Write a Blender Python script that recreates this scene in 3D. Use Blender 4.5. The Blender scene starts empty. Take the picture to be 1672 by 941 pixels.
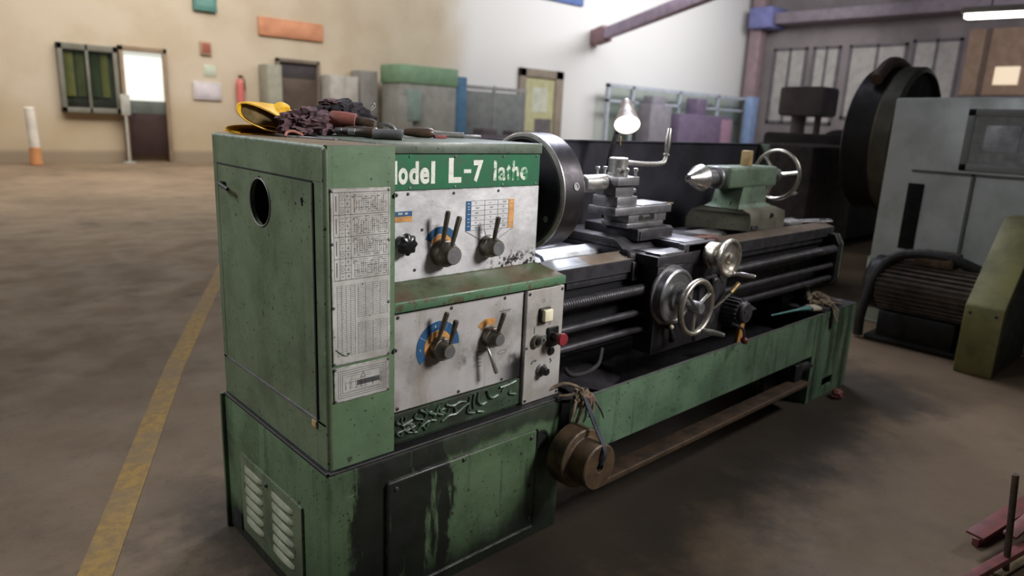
import bpy, bmesh, math, random
from mathutils import Vector, Matrix, noise
PI = math.pi
SC = bpy.context.scene
COL = SC.collection
RND = random.Random(7)

# ---------------------------------------------------------------- camera
RC = ((0.73667842, -0.67483557, 0.04361045), (-0.12784226, -0.20230392, -0.97094257), (0.66404915, 0.70969718, -0.23530544))
CAM = Vector((-0.80896457, -1.54929953, 1.45))
cd = bpy.data.cameras.new('camera'); co = bpy.data.objects.new('camera', cd); COL.objects.link(co)
r_, u_, b_ = Vector(RC[0]), -Vector(RC[1]), -Vector(RC[2])
M = Matrix(((r_.x, u_.x, b_.x, CAM.x), (r_.y, u_.y, b_.y, CAM.y), (r_.z, u_.z, b_.z, CAM.z), (0, 0, 0, 1)))
co.matrix_world = M
cd.sensor_width = 36; cd.lens = 1131.18 / 1672 * 36
cd.clip_start = .05; cd.clip_end = 200
cd.dof.use_dof = True; cd.dof.focus_distance = 2.05; cd.dof.aperture_fstop = cd.lens / 1000 / .0110
SC.camera = co

# ---------------------------------------------------------------- materials
def S(c):   # sRGB 0-255 to linear
    return tuple((v / 255 / 12.92) if v / 255 <= .04045 else ((v / 255 + .055) / 1.055) ** 2.4 for v in c) + (1,)

class G:
    def __init__(s, name):
        s.m = bpy.data.materials.new(name); s.m.use_nodes = True
        s.t = s.m.node_tree; s.n = s.t.nodes; s.l = s.t.links
        s.b = s.n['Principled BSDF']; s._p = None
    def link(s, a, b): s.l.new(a, b)
    def pos(s):
        if s._p is None: s._p = s.n.new('ShaderNodeNewGeometry').outputs['Position']
        return s._p
    def scaled(s, v, loc=(0, 0, 0)):
        m = s.n.new('ShaderNodeMapping'); m.inputs['Scale'].default_value = v; m.inputs['Location'].default_value = loc
        s.link(s.pos(), m.inputs['Vector']); return m.outputs[0]
    def noise(s, scale, detail=4, rough=.55, vec=None, dist=0):
        n = s.n.new('ShaderNodeTexNoise'); n.inputs['Scale'].default_value = scale; n.inputs['Detail'].default_value = detail
        n.inputs['Roughness'].default_value = rough; n.inputs['Distortion'].default_value = dist
        s.link(vec or s.pos(), n.inputs['Vector']); return n.outputs['Fac']
    def ramp(s, v, lo, hi, a=0, b=1):
        m = s.n.new('ShaderNodeMapRange'); m.interpolation_type = 'SMOOTHSTEP'
        m.inputs[1].default_value = lo; m.inputs[2].default_value = hi; m.inputs[3].default_value = a; m.inputs[4].default_value = b
        s.link(v, m.inputs[0]); return m.outputs[0]
    def math(s, op, a, b=None, clamp=False):
        m = s.n.new('ShaderNodeMath'); m.operation = op; m.use_clamp = clamp
        for i, v in enumerate((a, b)):
            if v is None: continue
            if isinstance(v, (int, float)): m.inputs[i].default_value = v
            else: s.link(v, m.inputs[i])
        return m.outputs[0]
    def mix(s, f, a, b):
        m = s.n.new('ShaderNodeMix'); m.data_type = 'RGBA'
        for i, v in ((0, f), (6, a), (7, b)):
            if isinstance(v, (int, float, tuple)): m.inputs[i].default_value = v
            else: s.link(v, m.inputs[i])
        return m.outputs[2]
    def xyz(s):
        x = s.n.new('ShaderNodeSeparateXYZ'); s.link(s.pos(), x.inputs[0]); return x.outputs
    def edge(s, r=.006):
        b = s.n.new('ShaderNodeBevel'); b.samples = 4; b.inputs['Radius'].default_value = r
        g = s.n.new('ShaderNodeNewGeometry'); d = s.n.new('ShaderNodeVectorMath'); d.operation = 'DOT_PRODUCT'
        s.link(b.outputs[0], d.inputs[0]); s.link(g.outputs['Normal'], d.inputs[1])
        return s.ramp(d.outputs['Value'], .97, .80)
    def bump(s, h, st=.2, dist=.01):
        b = s.n.new('ShaderNodeBump'); b.inputs['Strength'].default_value = st; b.inputs['Distance'].default_value = dist
        s.link(h, b.inputs['Height']); s.link(b.outputs[0], s.b.inputs['Normal'])
    def fin(s, col, rough=.5, metal=0., spec=.5):
        for k, v in (('Base Color', col), ('Roughness', rough), ('Metallic', metal), ('Specular IOR Level', spec)):
            if isinstance(v, (int, float, tuple)): s.b.inputs[k].default_value = v
            else: s.link(v, s.b.inputs[k])
        return s.m

def simple(name, c, rough=.5, metal=0., var=.18, scale=14, c2=None, bump=0, spec=.5, bscale=None):
    g = G(name); c = S(c); c2 = S(c2) if c2 else tuple(v * (1 - var * 2) for v in c[:3]) + (1,)
    n = g.ramp(g.noise(scale, 6, .6), .35, .68)
    if bump: g.bump(g.noise(bscale or scale * 3, 4), bump, .01)
    return g.fin(g.mix(n, c, c2), g.ramp(n, 0, 1, rough, min(1, rough + .12)), metal, spec)

def green_paint(name, base, dark, streak=.5, chips=1., wear=True, oil=None, light=None):
    g = G(name)
    n1 = g.ramp(g.noise(4.5, 8, .62), .38, .68)
    col = g.mix(n1, S(base), S(dark))
    if light: col = g.mix(g.ramp(g.noise(9, 5, .6, g.scaled((1, 1, .45))), .58, .75, 0, .6), col, S(light))
    st = g.ramp(g.noise(1, 6, .6, g.scaled((26, 26, 1.7))), .54, .72, 0, streak)
    col = g.mix(st, col, S((32, 36, 29)))
    col = g.mix(g.ramp(g.noise(2.2, 9, .7), .56, .76, 0, .55), col, S((44, 42, 33)))
    scr = g.ramp(g.noise(1, 3, .5, g.scaled((9, 60, 60))), .70, .74, 0, .45)
    col = g.mix(scr, col, S((128, 138, 126)))
    ch = g.ramp(g.noise(95, 3, .5), .685 - .015 * chips, .705 - .015 * chips)
    col = g.mix(ch, col, S((24, 22, 18)))
    col = g.mix(g.ramp(g.noise(24, 6, .7), .66 - .012 * chips, .68 - .012 * chips, 0, .85), col, S((46, 38, 30)))
    if oil: col = g.mix(oil(g), col, S((17, 19, 17)))
    rough = g.ramp(g.noise(11, 5), .3, .7, .34, .56)
    met = 0.
    if wear:
        e = g.math('MULTIPLY', g.edge(), g.ramp(g.noise(38, 4), .38, .56))
        col = g.mix(e, col, g.mix(g.noise(22, 2), S((120, 122, 116)), S((48, 42, 34))))
    g.bump(g.noise(42, 5, .6), .10, .006)
    return g.fin(col, rough, met)

def base_oil(g):
    X, Y, Z = g.xyz()
    wob = g.math('MULTIPLY', g.math('SUBTRACT', g.noise(7, 7, .65, g.scaled((1, 1, .55))), .5), .34)
    x = g.math('ADD', X, wob)
    a = g.math('MULTIPLY', g.ramp(x, .045, .085), g.ramp(x, .41, .38))
    a = g.math('MULTIPLY', a, g.ramp(g.noise(1, 5, .6, g.scaled((16, 16, 2.4), (3, 0, 1))), .68, .60))
    zz = g.math('ADD', Z, g.math('MULTIPLY', wob, .35))
    band = g.math('MULTIPLY', g.math('MULTIPLY', g.ramp(zz, .425, .455), g.ramp(X, .03, .12)), .85)
    low = g.math('MULTIPLY', g.ramp(g.math('ADD', zz, g.math('MULTIPLY', g.noise(18, 6, .7), .12)), .23, .12), .92)
    front = g.ramp(Y, .06, .0)
    a = g.math('MULTIPLY', g.math('MAXIMUM', a, band), front)
    a = g.math('MAXIMUM', a, low)
    drip = g.math('MULTIPLY', g.ramp(g.noise(1, 6, .65, g.scaled((19, 19, 1.6), (7, 2, 3))), .55, .67), g.math('MULTIPLY', front, .6))
    return g.math('MULTIPLY', g.math('MAXIMUM', a, drip), .95)

def tray_oil(g):
    X, Y, Z = g.xyz()
    wob = g.math('MULTIPLY', g.math('SUBTRACT', g.noise(6, 7, .7), .5), 1.2)
    t = g.ramp(g.math('ADD', X, wob), 1.75, 2.9, 0, .75)
    s = g.ramp(g.noise(1, 6, .65, g.scaled((13, 13, 1.5), (1, 5, 2))), .46, .62)
    return g.math('MULTIPLY', t, s)

P_CAB = green_paint('cabinet_green', (99, 124, 95), (84, 108, 82), .25, 1.2)
P_DOOR = green_paint('door_green', (95, 108, 84), (76, 90, 68), .28, 1.6)
P_BASE = green_paint('base_green', (84, 106, 78), (64, 84, 60), .38, 1.6, oil=base_oil)
P_TRAY = green_paint('tray_green', (94, 121, 97), (74, 100, 78), .38, 1.4, oil=tray_oil, light=(116, 140, 118))
P_HEAD = green_paint('headstock_green', (88, 98, 86), (66, 76, 66), .3, 1.5)
def shelf_paint():
    g = G('shelf_green')
    n = g.ramp(g.noise(6, 8, .68), .40, .62)
    col = g.mix(n, S((80, 92, 68)), S((88, 74, 56)))
    col = g.mix(g.ramp(g.noise(17, 7, .7, g.scaled((1, 1.6, 1))), .50, .68, 0, .7), col, S((58, 54, 42)))
    X, Y, Z = g.xyz()
    col = g.mix(g.math('MULTIPLY', g.ramp(X, .74, .90), g.ramp(g.noise(9, 5), .4, .6, 0, .7)), col, S((150, 144, 128)))
    lip = g.ramp(Y, .0175, .0160)
    col = g.mix(g.math('MULTIPLY', lip, g.ramp(g.noise(40, 5, .6), .62, .52)), col, S((78, 112, 84)))
    g.bump(g.noise(30, 5), .12, .006)
    return g.fin(col, g.ramp(g.noise(9, 4), .3, .7, .36, .58))
P_SHELF = shelf_paint()
P_TAIL = green_paint('tailstock_green', (108, 128, 108), (82, 94, 78), .45, 1.6)
P_DARKG = green_paint('grimy_green', (66, 84, 66), (38, 44, 36), .5, 1.5)
P_GUARD = simple('guard_black', (40, 38, 50), .75, 0, .3, 5, (26, 25, 34))
P_NAME = simple('name_plate_green', (44, 104, 72), .32, 0, .2, 12, (32, 80, 56))

def panel_metal(name, c, c2, flake=None, streak=.35, dent=.25):
    g = G(name)
    col = g.mix(g.ramp(g.noise(7, 7, .6), .38, .66), S(c), S(c2))
    col = g.mix(g.ramp(g.noise(1, 5, .6, g.scaled((15, 15, 2.2))), .53, .7, 0, streak), col, S((122, 104, 84)))
    col = g.mix(g.ramp(g.noise(3.4, 6, .6), .52, .70, 0, .45), col, S((92, 89, 86)))
    col = g.mix(g.ramp(g.noise(120, 2), .73, .755), col, S((40, 38, 36)))
    if flake: col = g.mix(flake(g), col, S((36, 35, 36)))
    e = g.math('MULTIPLY', g.edge(.008), g.ramp(g.noise(30, 4), .42, .58, 0, .8))
    col = g.mix(e, col, S((60, 57, 52)))
    g.bump(g.noise(16, 3, .5), dent, .012)
    return g.fin(col, g.ramp(g.noise(9, 4), .3, .7, .36, .55), .25)
def flake_up(g):
    X, Y, Z = g.xyz()
    z = g.math('ADD', Z, g.math('MULTIPLY', g.math('SUBTRACT', g.noise(10, 5, .6), .5), .1))
    m = g.math('MULTIPLY', g.ramp(z, 1.05, 1.01), g.ramp(X, .56, .68))
    return g.math('MULTIPLY', m, g.ramp(g.noise(55, 5, .7), .47, .56))
def flake_shade_low(g):
    X, Y, Z = g.xyz()
    e = g.math('ADD', g.math('SUBTRACT', Z, g.math('MULTIPLY', X, .12)), g.math('MULTIPLY', g.math('SUBTRACT', g.noise(11, 6, .6), .5), .14))
    corner = g.math('MULTIPLY', g.ramp(X, .60, .70), g.ramp(e, .62, .58))
    lever_shade = g.math('MULTIPLY', g.math('MULTIPLY', g.ramp(X, .44, .48), g.ramp(X, .56, .50)), g.math('MULTIPLY', g.ramp(Z, .66, .70), g.ramp(Z, .80, .72)))  # dark patch painted where the dial lever's shadow falls
    return g.math('MAXIMUM', corner, g.math('MULTIPLY', lever_shade, g.ramp(g.noise(14, 5), .45, .6, 0, .7)))
M_PANU = panel_metal('panel_worn_white', (205, 205, 208), (186, 185, 187), flake_up, .12, .35)
M_PANL = panel_metal('panel_stained_grey', (188, 186, 186), (168, 164, 160), flake_shade_low, .4, .12)
M_SWP = panel_metal('switch_panel_grey', (186, 184, 182), (166, 161, 156), None, .25, .12)

def steel(name, c, c2, rough=.32, scale=16, grime=.4, metal=.9):
    g = G(name)
    col = g.mix(g.ramp(g.noise(scale, 6, .6), .36, .66), S(c), S(c2))
    col = g.mix(g.ramp(g.noise(scale * .4, 7, .65), .50, .68, 0, grime), col, S((46, 40, 33)))
    e = g.math('MULTIPLY', g.edge(.005), .5)
    col = g.mix(e, col, S((190, 188, 184)))
    g.bump(g.noise(60, 3), .05, .004)
    return g.fin(col, g.ramp(g.noise(scale, 4), .3, .7, rough, rough + .2), metal)
M_STEEL = steel('bright_steel', (205, 204, 202), (160, 157, 152), .24, grime=.25)
M_STEELD = steel('dull_steel', (150, 150, 154), (108, 107, 109), .34, grime=.35, metal=.75)
M_CAST = steel('oily_cast_iron', (72, 70, 75), (44, 43, 47), .36, grime=.5, metal=.5)
M_BLACK = steel('black_oiled_iron', (34, 33, 38), (19, 19, 23), .42, grime=.6, metal=.3)
M_CHUCK = steel('chuck_steel', (92, 88, 92), (62, 60, 64), .26, 12, .4)
M_CHUCKIN = steel('chuck_inner', (44, 43, 50), (28, 27, 33), .42, 12, .5, .5)
def ways_steel():
    g = G('bed_way_steel'); X, Y, Z = g.xyz()
    col = g.mix(g.ramp(g.noise(9, 6, .6), .36, .66), S((190, 194, 202)), S((148, 148, 150)))
    col = g.mix(g.math('MULTIPLY', g.math('MULTIPLY', g.ramp(X, 1.12, 1.14), g.ramp(Y, .25, .2)), .8), col, S((150, 128, 104)))
    col = g.mix(g.ramp(X, 1.6, 2.1, 0, .6), col, S((96, 84, 76)))
    col = g.mix(g.ramp(g.noise(5, 7, .65), .5, .68, 0, .45), col, S((52, 46, 42)))
    g.bump(g.noise(60, 3), .05, .004)
    return g.fin(col, g.ramp(g.noise(9, 4), .3, .7, .28, .45), .45)
M_WAYS = ways_steel()
M_WHEEL = steel('worn_wheel_steel', (202, 198, 188), (150, 144, 134), .24, 20, .3)
M_LEVER = steel('lever_bronze', (122, 116, 106), (84, 78, 70), .34, 25, .4, .8)
M_RUST = steel('rusty_steel', (104, 84, 62), (72, 58, 46), .48, 14, .5, .45)
M_RUSTD = steel('dark_rusty_steel', (78, 60, 46), (48, 38, 30), .55, 14, .5, .3)
M_BRASS = simple('brass', (160, 138, 96), .35, .7, .2, 30)
M_TAN = simple('tan_block', (190, 160, 112), .5, .1, .2, 20)
M_BLKP = simple('black_plastic', (24, 24, 26), .28, 0, .2, 30)
M_BLKR = simple('black_rubber', (26, 25, 26), .6, 0, .2, 30)
M_DARK = simple('dark_void', (14, 13, 13), .9)
M_RED = simple('red_button', (140, 42, 50), .4, 0, .15)
M_IVORY = simple('ivory_button', (226, 220, 190), .4, 0, .1)
M_BLUE = simple('blue_print', (44, 88, 130), .4, 0, .15, 40)
M_ORANGE = simple('orange_print', (204, 148, 86), .4, 0, .2, 40)
M_INK = simple('print_ink', (84, 84, 86), .6, 0, .2, 40)
M_GREENMARK = simple('green_mark', (20, 92, 62), .5)
M_CHART = panel_metal('chart_plate', (206, 205, 202), (176, 172, 168), None, .3, .05)
M_WHITE_T = simple('white_letter', (214, 216, 206), .5, 0, .12, 40)
def worn_letter():
    g = G('worn_letter')
    n = g.ramp(g.noise(34, 5, .6), .44, .56)
    return g.fin(g.mix(n, S((196, 202, 188)), S((46, 118, 76))), .5)
M_WORN = worn_letter()
M_YEL = simple('yellow_leather', (226, 178, 34), .55, 0, .15, 12, (196, 146, 22), .25)
M_GLOVEIN = simple('glove_lining', (118, 100, 62), .9, 0, .3, 20)
M_MAROON = simple('maroon_cloth', (98, 74, 78), .9, 0, .3, 22, (54, 40, 46), .4)
M_BLKCLOTH = simple('black_cloth', (44, 40, 46), .9, 0, .3, 16, (26, 24, 29), .4)
M_BROWN = simple('brown_sleeve', (122, 66, 56), .6, 0, .15, 30)
M_WOODB = simple('dark_handle', (74, 58, 44), .35, 0, .25, 18, (38, 33, 29))
M_PINK = simple('pink_cord', (178, 120, 104), .8)
M_RAGB = simple('brown_rag', (128, 112, 92), .85, 0, .3, 24, (74, 64, 54), .5)
M_TEAL = simple('teal_handle', (92, 150, 146), .45)
M_BRISTLE = simple('pale_bristle', (186, 178, 160), .8)
M_CORD = simple('dark_cord', (50, 54, 66), .7)
M_REDSCRAP = simple('red_rubber', (112, 64, 58), .6, 0, .2, 20)

def floor_mat():
    g = G('concrete_floor')
    c = g.mix(g.ramp(g.noise(.55, 8, .6), .35, .65), S((124, 106, 86)), S((102, 86, 68)))
    c = g.mix(g.ramp(g.noise(2.4, 8, .65), .48, .72, 0, .5), c, S((82, 68, 56)))
    c = g.mix(g.ramp(g.noise(1.1, 6, .6, g.scaled((1, 1, 1), (4, 9, 0))), .58, .72, 0, .6), c, S((62, 53, 46)))
    c = g.mix(g.ramp(g.noise(26, 6, .7), .55, .75, 0, .45), c, S((66, 56, 46)))
    c = g.mix(g.ramp(g.noise(90, 2), .71, .74, 0, .5), c, S((150, 136, 118)))
    X, Y, Z = g.xyz()
    # oil around the machine's base, painted darker to stand in for shade
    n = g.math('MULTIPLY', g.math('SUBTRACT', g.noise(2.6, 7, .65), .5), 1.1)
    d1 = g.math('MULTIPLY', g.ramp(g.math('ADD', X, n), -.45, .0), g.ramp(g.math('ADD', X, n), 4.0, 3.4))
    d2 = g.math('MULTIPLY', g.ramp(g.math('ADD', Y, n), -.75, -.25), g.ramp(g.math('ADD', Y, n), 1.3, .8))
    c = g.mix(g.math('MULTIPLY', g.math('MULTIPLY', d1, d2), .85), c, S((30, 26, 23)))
    g.bump(g.noise(48, 6, .65), .25, .01)
    return g.fin(c, g.ramp(g.noise(3, 5), .3, .7, .55, .8), 0, .3)
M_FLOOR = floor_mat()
def line_mat():
    g = G('worn_yellow_paint')
    n = g.ramp(g.noise(24, 7, .7), .40, .62)
    n2 = g.ramp(g.noise(2.4, 7, .72), .42, .62, 0, .85)
    c = g.mix(n, S((158, 124, 58)), S((130, 104, 56)))
    return g.fin(g.mix(n2, c, S((122, 102, 74))), .7)
M_LINE = line_mat()
def wall_mat():
    g = G('hall_wall_paint')
    X, Y, Z = g.xyz()
    w = g.math('MULTIPLY', g.math('SUBTRACT', g.noise(.6, 5), .5), 1.6)
    beige = g.mix(g.ramp(g.noise(.9, 6), .4, .7), S((198, 184, 162)), S((188, 172, 148)))
    beige = g.mix(g.math('MULTIPLY', g.ramp(g.math('ADD', Z, w), 1.7, 1.0), .45), beige, S((166, 142, 104)))
    beige = g.mix(g.math('MULTIPLY', g.ramp(Z, .35, .2), .6), beige, S((120, 104, 88)))
    return g.fin(g.mix(g.ramp(g.math('ADD', X, w), 13.6, 15.2), beige, S((222, 221, 218))), .85)
M_WALL = wall_mat()
M_WALLR = simple('grey_wall', (134, 126, 126), .85, 0, .15, .5)
def flat(name, c, rough=.7, metal=0.): return simple(name, c, rough, metal, .1, 3)
def emit(name, c, st):
    g = G(name); g.b.inputs['Emission Color'].default_value = S(c); g.b.inputs['Emission Strength'].default_value = st
    return g.fin(S(c), .5)
def glass(name, tint=(230, 236, 232), a=.12):
    g = G(name)
    tr = g.n.new('ShaderNodeBsdfTransparent'); tr.inputs[0].default_value = S(tint)
    gl = g.n.new('ShaderNodeBsdfGlossy'); gl.inputs['Roughness'].default_value = .05
    mx = g.n.new('ShaderNodeMixShader'); mx.inputs[0].default_value = a
    g.link(tr.outputs[0], mx.inputs[1]); g.link(gl.outputs[0], mx.inputs[2])
    g.link(mx.outputs[0], g.n['Material Output'].inputs['Surface']); return g.m
M_GLASS = glass('window_glass')

# ---------------------------------------------------------------- mesh builder
def frame_of(d):
    d = Vector(d).normalized()
    a = Vector((0, 0, 1)) if abs(d.z) < .9 else Vector((1, 0, 0))
    u = d.cross(a).normalized(); v = d.cross(u).normalized()
    return d, u, v
class MB:
    def __init__(s): s.bm = bmesh.new()
    def _add(s, b):
        me = bpy.data.meshes.new('tmp'); b.to_mesh(me); b.free(); s.bm.from_mesh(me); bpy.data.meshes.remove(me); return s
    def box(s, x0, x1, y0, y1, z0, z1, bev=0, seg=2, mat=None):
        b = bmesh.new(); bmesh.ops.create_cube(b, size=1)
        for v in b.verts: v.co = Vector(((x0 + x1) / 2 + v.co.x * (x1 - x0), (y0 + y1) / 2 + v.co.y * (y1 - y0), (z0 + z1) / 2 + v.co.z * (z1 - z0)))
        if bev: bmesh.ops.bevel(b, geom=b.edges[:], offset=bev, segments=seg, affect='EDGES', profile=.5)
        if mat: bmesh.ops.transform(b, matrix=mat, verts=b.verts)
        return s._add(b)
    def poly(s, pts, ext, bev=0, seg=2):     # planar polygon extruded by the vector ext
        b = bmesh.new(); ext = Vector(ext)
        a = [b.verts.new(p) for p in pts]; c = [b.verts.new(Vector(p) + ext) for p in pts]
        n = len(a); b.faces.new(a); b.faces.new(c[::-1])
        for i in range(n): b.faces.new((a[i], c[i], c[(i + 1) % n], a[(i + 1) % n]))
        bmesh.ops.recalc_face_normals(b, faces=b.faces)
        if bev: bmesh.ops.bevel(b, geom=b.edges[:], offset=bev, segments=seg, affect='EDGES', profile=.5)
        return s._add(b)
    def rev(s, prof, p0, axis, n=40, closed=False):      # profile of (radius, distance along axis)
        b = bmesh.new(); d, u, v = frame_of(axis); p0 = Vector(p0); rings = []
        for r, t in prof:
            if r < 1e-6: rings.append([b.verts.new(p0 + d * t)])
            else: rings.append([b.verts.new(p0 + d * t + (u * math.cos(2 * PI * i / n) + v * math.sin(2 * PI * i / n)) * r) for i in range(n)])
        ps = list(zip(rings, rings[1:])) + ([(rings[-1], rings[0])] if closed else [])
        for A, B in ps:
            for i in range(n):
                j = (i + 1) % n
                if len(A) == 1 and len(B) == 1: continue
                if len(A) == 1: b.faces.new((A[0], B[j], B[i]))
                elif len(B) == 1: b.faces.new((A[i], A[j], B[0]))
                else: b.faces.new((A[i], A[j], B[j], B[i]))
        if not closed:
            if len(rings[0]) > 1: b.faces.new(rings[0][::-1])
            if len(rings[-1]) > 1: b.faces.new(rings[-1])
        bmesh.ops.recalc_face_normals(b, faces=b.faces)
        return s._add(b)
    def cyl(s, p0, p1, r0, r1=None, n=32, c=0):
        p0 = Vector(p0); p1 = Vector(p1); L = (p1 - p0).length; r1 = r0 if r1 is None else r1
        pr = [(r0 - c, 0), (r0, c), (r1, L - c), (r1 - c, L)] if c else [(r0, 0), (r1, L)]
        return s.rev(pr, p0, p1 - p0, n)
    def torus(s, c, axis, R, r, n=48, m=12, flat=1.):
        pr = [(R + r * math.cos(2 * PI * i / m), r * flat * math.sin(2 * PI * i / m)) for i in range(m)]
        return s.rev(pr, c, axis, n, True)
    def sphere(s, c, r, sc=(1, 1, 1), n=2):
        b = bmesh.new(); bmesh.ops.create_icosphere(b, subdivisions=n + 1, radius=r)
        for v in b.verts: v.co = Vector((v.co.x * sc[0], v.co.y * sc[1], v.co.z * sc[2])) + Vector(c)
        return s._add(b)
    def loft(s, rings, cap0=True, cap1=True):
        b = bmesh.new(); R = [[b.verts.new(p) for p in r] for r in rings]; n = len(R[0])
        for A, B in zip(R, R[1:]):
            for i in range(n): b.faces.new((A[i], A[(i + 1) % n], B[(i + 1) % n], B[i]))
        if cap0: b.faces.new(R[0][::-1])
        if cap1: b.faces.new(R[-1])
        bmesh.ops.recalc_face_normals(b, faces=b.faces)
        return s._add(b)
    def tube(s, pts, r, n=12, sub=5, flat=1.):
        P = [Vector(p) for p in pts]; rr = r if isinstance(r, (list, tuple)) else [r] * len(P)
        Q = []; K = []
        for i in range(len(P) - 1):
            p0, p1, p2, p3 = P[max(i - 1, 0)], P[i], P[i + 1], P[min(i + 2, len(P) - 1)]
            for k in range(sub):
                t = k / sub
                Q.append(.5 * (2 * p1 + (p2 - p0) * t + (2 * p0 - 5 * p1 + 4 * p2 - p3) * t * t + (3 * p1 - p0 - 3 * p2 + p3) * t ** 3)); K.append(rr[i] * (1 - t) + rr[i + 1] * t)
        Q.append(P[-1]); K.append(rr[-1])
        rings = []; pu = None
        for i, q in enumerate(Q):
            d = (Q[min(i + 1, len(Q) - 1)] - Q[max(i - 1, 0)]).normalized()
            if pu is None: _, u, v = frame_of(d)
            else:
                u = (pu - d * pu.dot(d)).normalized(); v = d.cross(u)
            pu = u
            rings.append([q + (u * math.cos(2 * PI * k / n) + v * flat * math.sin(2 * PI * k / n)) * K[i] for k in range(n)])
        return s.loft(rings)
    def crumple(s, c, size, seed, amp=.35, freq=2.2, sub=5, base=None):
        b = bmesh.new(); bmesh.ops.create_icosphere(b, subdivisions=sub, radius=1)
        off = Vector((seed * 13.1, seed * 7.7, seed * 3.3)); c = Vector(c)
        for v in b.verts:
            p = v.co.copy(); q = p * freq + off
            rg = 1 - abs(noise.noise(q)) * 2; rg2 = 1 - abs(noise.noise(q * 2.3 + off)) * 2
            d = 1 + amp * (.7 * rg + .4 * rg2 + .5 * noise.noise(q * .6)) - amp * .5
            w = Vector((noise.noise(q * .8 + Vector((9, 0, 0))), noise.noise(q * .8 + Vector((0, 9, 0))), 0)) * .25
            p = (p + w) * d
            v.co = c + Vector((p.x * size[0], p.y * size[1], p.z * size[2]))
            if base is not None and v.co.z < base: v.co.z = base + (v.co.z - base) * .02
        return s._add(b)
    def build(s, name, mat, parent=None, sharp=35, origin=None):
        bm = s.bm
        bmesh.ops.remove_doubles(bm, verts=bm.verts, dist=1e-6)
        lo = Vector((min(v.co[i] for v in bm.verts) for i in range(3))); hi = Vector((max(v.co[i] for v in bm.verts) for i in range(3)))
        o = Vector(origin) if origin else Vector(((lo.x + hi.x) / 2, (lo.y + hi.y) / 2, lo.z))
        for v in bm.verts: v.co -= o
        for f in bm.faces: f.smooth = True
        lim = math.radians(sharp)
        for e in bm.edges:
            if len(e.link_faces) != 2 or e.calc_face_angle(0) > lim: e.smooth = False
        me = bpy.data.meshes.new(name); bm.to_mesh(me); bm.free(); me.materials.append(mat)
        ob = bpy.data.objects.new(name, me); COL.objects.link(ob)
        W[ob] = o
        if parent is not None: ob.parent = parent; ob.location = o - W[parent]
        else: ob.location = o
        return ob
W = {}
def thing(name, label, cat, loc, group=None):
    o = bpy.data.objects.new(name, None); COL.objects.link(o); o.location = loc; o.empty_display_size = .1
    W[o] = Vector(loc); return tag(o, label, cat, group)
def tag(o, label=None, cat=None, group=None, kind=None):
    if label: o['label'] = label
    if cat: o['category'] = cat
    if group: o['group'] = group
    if kind: o['kind'] = kind
    return o
def struct(o): o['kind'] = 'structure'; return o
def lab(o, label): o['label'] = label; return o
def ringplate(mb, x0, x1, y0, y1, z0, z1, cy, cz, r, n=64):     # slab facing x with a round hole
    b = bmesh.new(); L = []
    for x in (x0, x1):
        A = []; B = []
        for i in range(n):
            a = 2 * PI * (i + .5) / n; dy, dz = math.cos(a), math.sin(a)
            ty = ((y1 - cy) if dy > 0 else (y0 - cy)) / dy if abs(dy) > 1e-9 else 1e9
            tz = ((z1 - cz) if dz > 0 else (z0 - cz)) / dz if abs(dz) > 1e-9 else 1e9
            t = min(ty, tz); A.append([cy + dy * t, cz + dz * t]); B.append((cy + dy * r, cz + dz * r))
        for (yy, zz) in ((y0, z0), (y0, z1), (y1, z0), (y1, z1)):
            k = min(range(n), key=lambda i: (A[i][0] - yy) ** 2 + (A[i][1] - zz) ** 2); A[k] = [yy, zz]
        L.append(([b.verts.new((x, *p)) for p in A], [b.verts.new((x, *p)) for p in B]))
    (A0, B0), (A1, B1) = L
    for i in range(n):
        j = (i + 1) % n
        for q in ((A0[i], A0[j], B0[j], B0[i]), (A1[i], B1[i], B1[j], A1[j]), (A0[i], A1[i], A1[j], A0[j]), (B0[i], B0[j], B1[j], B1[i])): b.faces.new(q)
    bmesh.ops.recalc_face_normals(b, faces=b.faces)
    return mb._add(b)
def arc_band(cx, y, cz, r0, r1, a0, a1, t=.0012, n=28):          # flat printed band in a plane facing -y
    a0, a1 = math.radians(a0), math.radians(a1)
    pts = [(cx + r1 * math.cos(a0 + (a1 - a0) * i / n), y, cz + r1 * math.sin(a0 + (a1 - a0) * i / n)) for i in range(n + 1)]
    pts += [(cx + r0 * math.cos(a1 + (a0 - a1) * i / n), y, cz + r0 * math.sin(a1 + (a0 - a1) * i / n)) for i in range(n + 1)]
    return MB().poly(pts, (0, -t, 0))
def copy_tree(o, parent=None, loc=None):
    c = o.copy(); COL.objects.link(c); c.parent = parent
    if loc is not None: c.location = loc
    for ch in list(o.children): copy_tree(ch, c)
    return c

exec_parts = []
# ================================================================ LATHE
LA = thing('lathe', 'large green metal turning lathe with worn grey control panels, in the middle of the hall', 'lathe', (1.66, .33, 0))

# ---- base under the headstock
m = MB(); m.box(-.012, .905, -.012, .72, 0, .504, .012)
base = m.build('base', P_BASE, LA)
m = MB(); m.poly([(-.004, -.013, .504), (.904, -.013, .504), (.904, .03, .504), (-.004, .03, .504)], (0, 0, .008), .004)
m.build('base_rim', M_BLACK, base)
m = MB(); m.box(.168, .775, -.020, -.010, .05, .428, .012, 3)
bd = m.build('base_door', P_BASE, LA)
for x, z in ((.20, .40), (.45, .413), (.745, .40), (.745, .22), (.20, .09), (.75, .09)):
    m = MB(); m.rev([(.007, 0), (.007, .003), (.004, .006), (0, .006)], (x, -.0195, z), (0, -1, 0), 14); m.build('bolt', M_BLACK, bd)
m = MB(); m.torus((.80, -.0125, .375), (0, -1, 0), .030, .006, 28, 8); m.cyl((.80, -.014, .375), (.80, -.0115, .375), .030, n=28)
m.build('shaft_hole', M_DARK, LA)
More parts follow.
